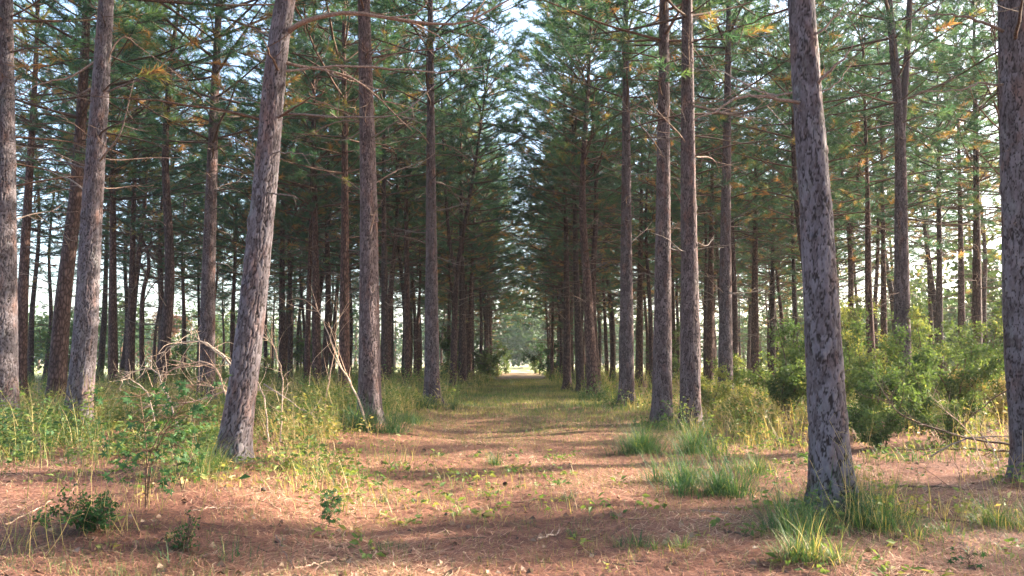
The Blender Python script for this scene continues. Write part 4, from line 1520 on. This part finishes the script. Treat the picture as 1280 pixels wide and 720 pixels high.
r = np.random.default_rng(5)
ps, ds, ss, ts = [], [], [], []
tubes = []
for k in range(150):
    y = r.uniform(150, 215)
    x = r.uniform(-.78, .78) * y
    h, w = r.uniform(8, 14.5), r.uniform(6, 10)
    a = far_tree(x, y, h, w, 480, .85, r.uniform(.2, .7), r)
    ps.append(a[0]); ds.append(a[1]); ss.append(a[2]); ts.append(a[3])
    if abs(x) > 14:
        tubes.append(tube([[x, y, -.2], [x, y, h * .5], [x, y, h * .8]], [.25, .2, .08], 5, 1))
for k in range(16):
    y = r.uniform(140, 160); x = r.uniform(-16, 18)
    a = far_tree(x, y, r.uniform(13, 20), 8, 700, .8, r.uniform(.2, .5), r)
    ps.append(a[0]); ds.append(a[1]); ss.append(a[2]); ts.append(a[3])
for k in range(170):
    y = r.uniform(34, 118); x = r.uniform(29, 75) if k < 128 else -r.uniform(36, 70) * (1 if y < 100 else .7)
    h = r.uniform(5.5, 11)
    a = far_tree(x, y, h, r.uniform(4.5, 7), 620, .42, r.uniform(.4, .95), r)
    ps.append(a[0]); ds.append(a[1]); ss.append(a[2]); ts.append(a[3])
    tubes.append(tube([[x, y, -.2], [x, y, h * .5], [x, y, h * .8]], [.16, .12, .05], 5, 1))
fw = obj("distant_forest", mesh("distant_forest", [leaves(np.concatenate(ps), np.concatenate(ds), np.concatenate(ss), .7, 0, np.concatenate(ts))] + tubes, [M_FAR, M_STEM], False))
tag(fw, kind="stuff", label="hazy blue green belt of distant trees beyond the field")

at_ = empty("autumn_tree", (-43, 92, 0), "dull pinkish autumn tree out in the clearing, seen between trunks at the left", "tree")
a = far_tree(-43, 92, 7.6, 4.6, 2200, .34, .5, r)
obj("crown", mesh("crown", [leaves(a[0] - np.array([-43, 92, 0]), a[1], a[2], .6, 0, a[3])], [M_AUT], False), at_)
obj("trunk", mesh("trunk", [tube([[0, 0, -.2], [.1, 0, 2.5], [0, .1, 6]], [.2, .15, .05], 8, 0)], [M_STEM]), at_)

# ------------------------------------------------------------------ light
W = bpy.data.worlds.new("World")
S.world = W
W.use_nodes = True
nt = W.node_tree
bg = nt.nodes["Background"]
sky = nt.nodes.new("ShaderNodeTexSky")
sky.sky_type = "NISHITA"
sky.sun_disc = False
SUN_EL, SUN_AZ = R(27), R(72)     # azimuth clockwise from the view down the trail (+Y)
sky.sun_elevation = SUN_EL
sky.sun_rotation = SUN_AZ
sky.air_density = 1.0
sky.dust_density = 3.0
nt.links.new(sky.outputs[0], bg.inputs[0])
bg.inputs[1].default_value = .14
sd = bpy.data.lights.new("sun", "SUN")
sd.energy = 5.0
sd.angle = R(.5)
sd.color = (1, .88, .70)
so = bpy.data.objects.new("sun", sd)
COL.objects.link(so)
dirv = Vector((math.sin(SUN_AZ) * math.cos(SUN_EL), math.cos(SUN_AZ) * math.cos(SUN_EL), math.sin(SUN_EL)))
so.rotation_euler = dirv.to_track_quat("Z", "Y").to_euler()
so.location = (30, 10, 30)

hm, nt, N, L = mat("pale_forest_haze")
pv = N.new("ShaderNodeVolumePrincipled")
pv.inputs["Color"].default_value = (.86, .92, 1, 1)
pv.inputs["Density"].default_value = .00035
pv.inputs["Anisotropy"].default_value = .3
o = N.new("ShaderNodeOutputMaterial")
L.new(pv.outputs[0], o.inputs["Volume"])
x0, x1, y0, y1, z0, z1 = -480, 480, -120, 520, -1.5, 28
hv = [[a, b, c] for a in (x0, x1) for b in (y0, y1) for c in (z0, z1)]
hz = obj("haze", mesh("haze", [dict(v=hv, f=[[0, 1, 3, 2], [4, 6, 7, 5], [0, 4, 5, 1], [2, 3, 7, 6], [0, 2, 6, 4], [1, 5, 7, 3]])], [hm], False))
tag(hz, kind="stuff", label="pale morning haze hanging through the stand and over the field")

S.view_settings.view_transform = "Standard"
S.view_settings.look = "None"
S.view_settings.exposure = 2.6
S.view_settings.gamma = 1
S.cycles.max_bounces = 8
S.cycles.diffuse_bounces = 6
S.cycles.transmission_bounces = 4
S.cycles.transparent_max_bounces = 4
S.cycles.use_denoising = True
S.cycles.volume_bounces = 1
S.cycles.volume_step_rate = 4
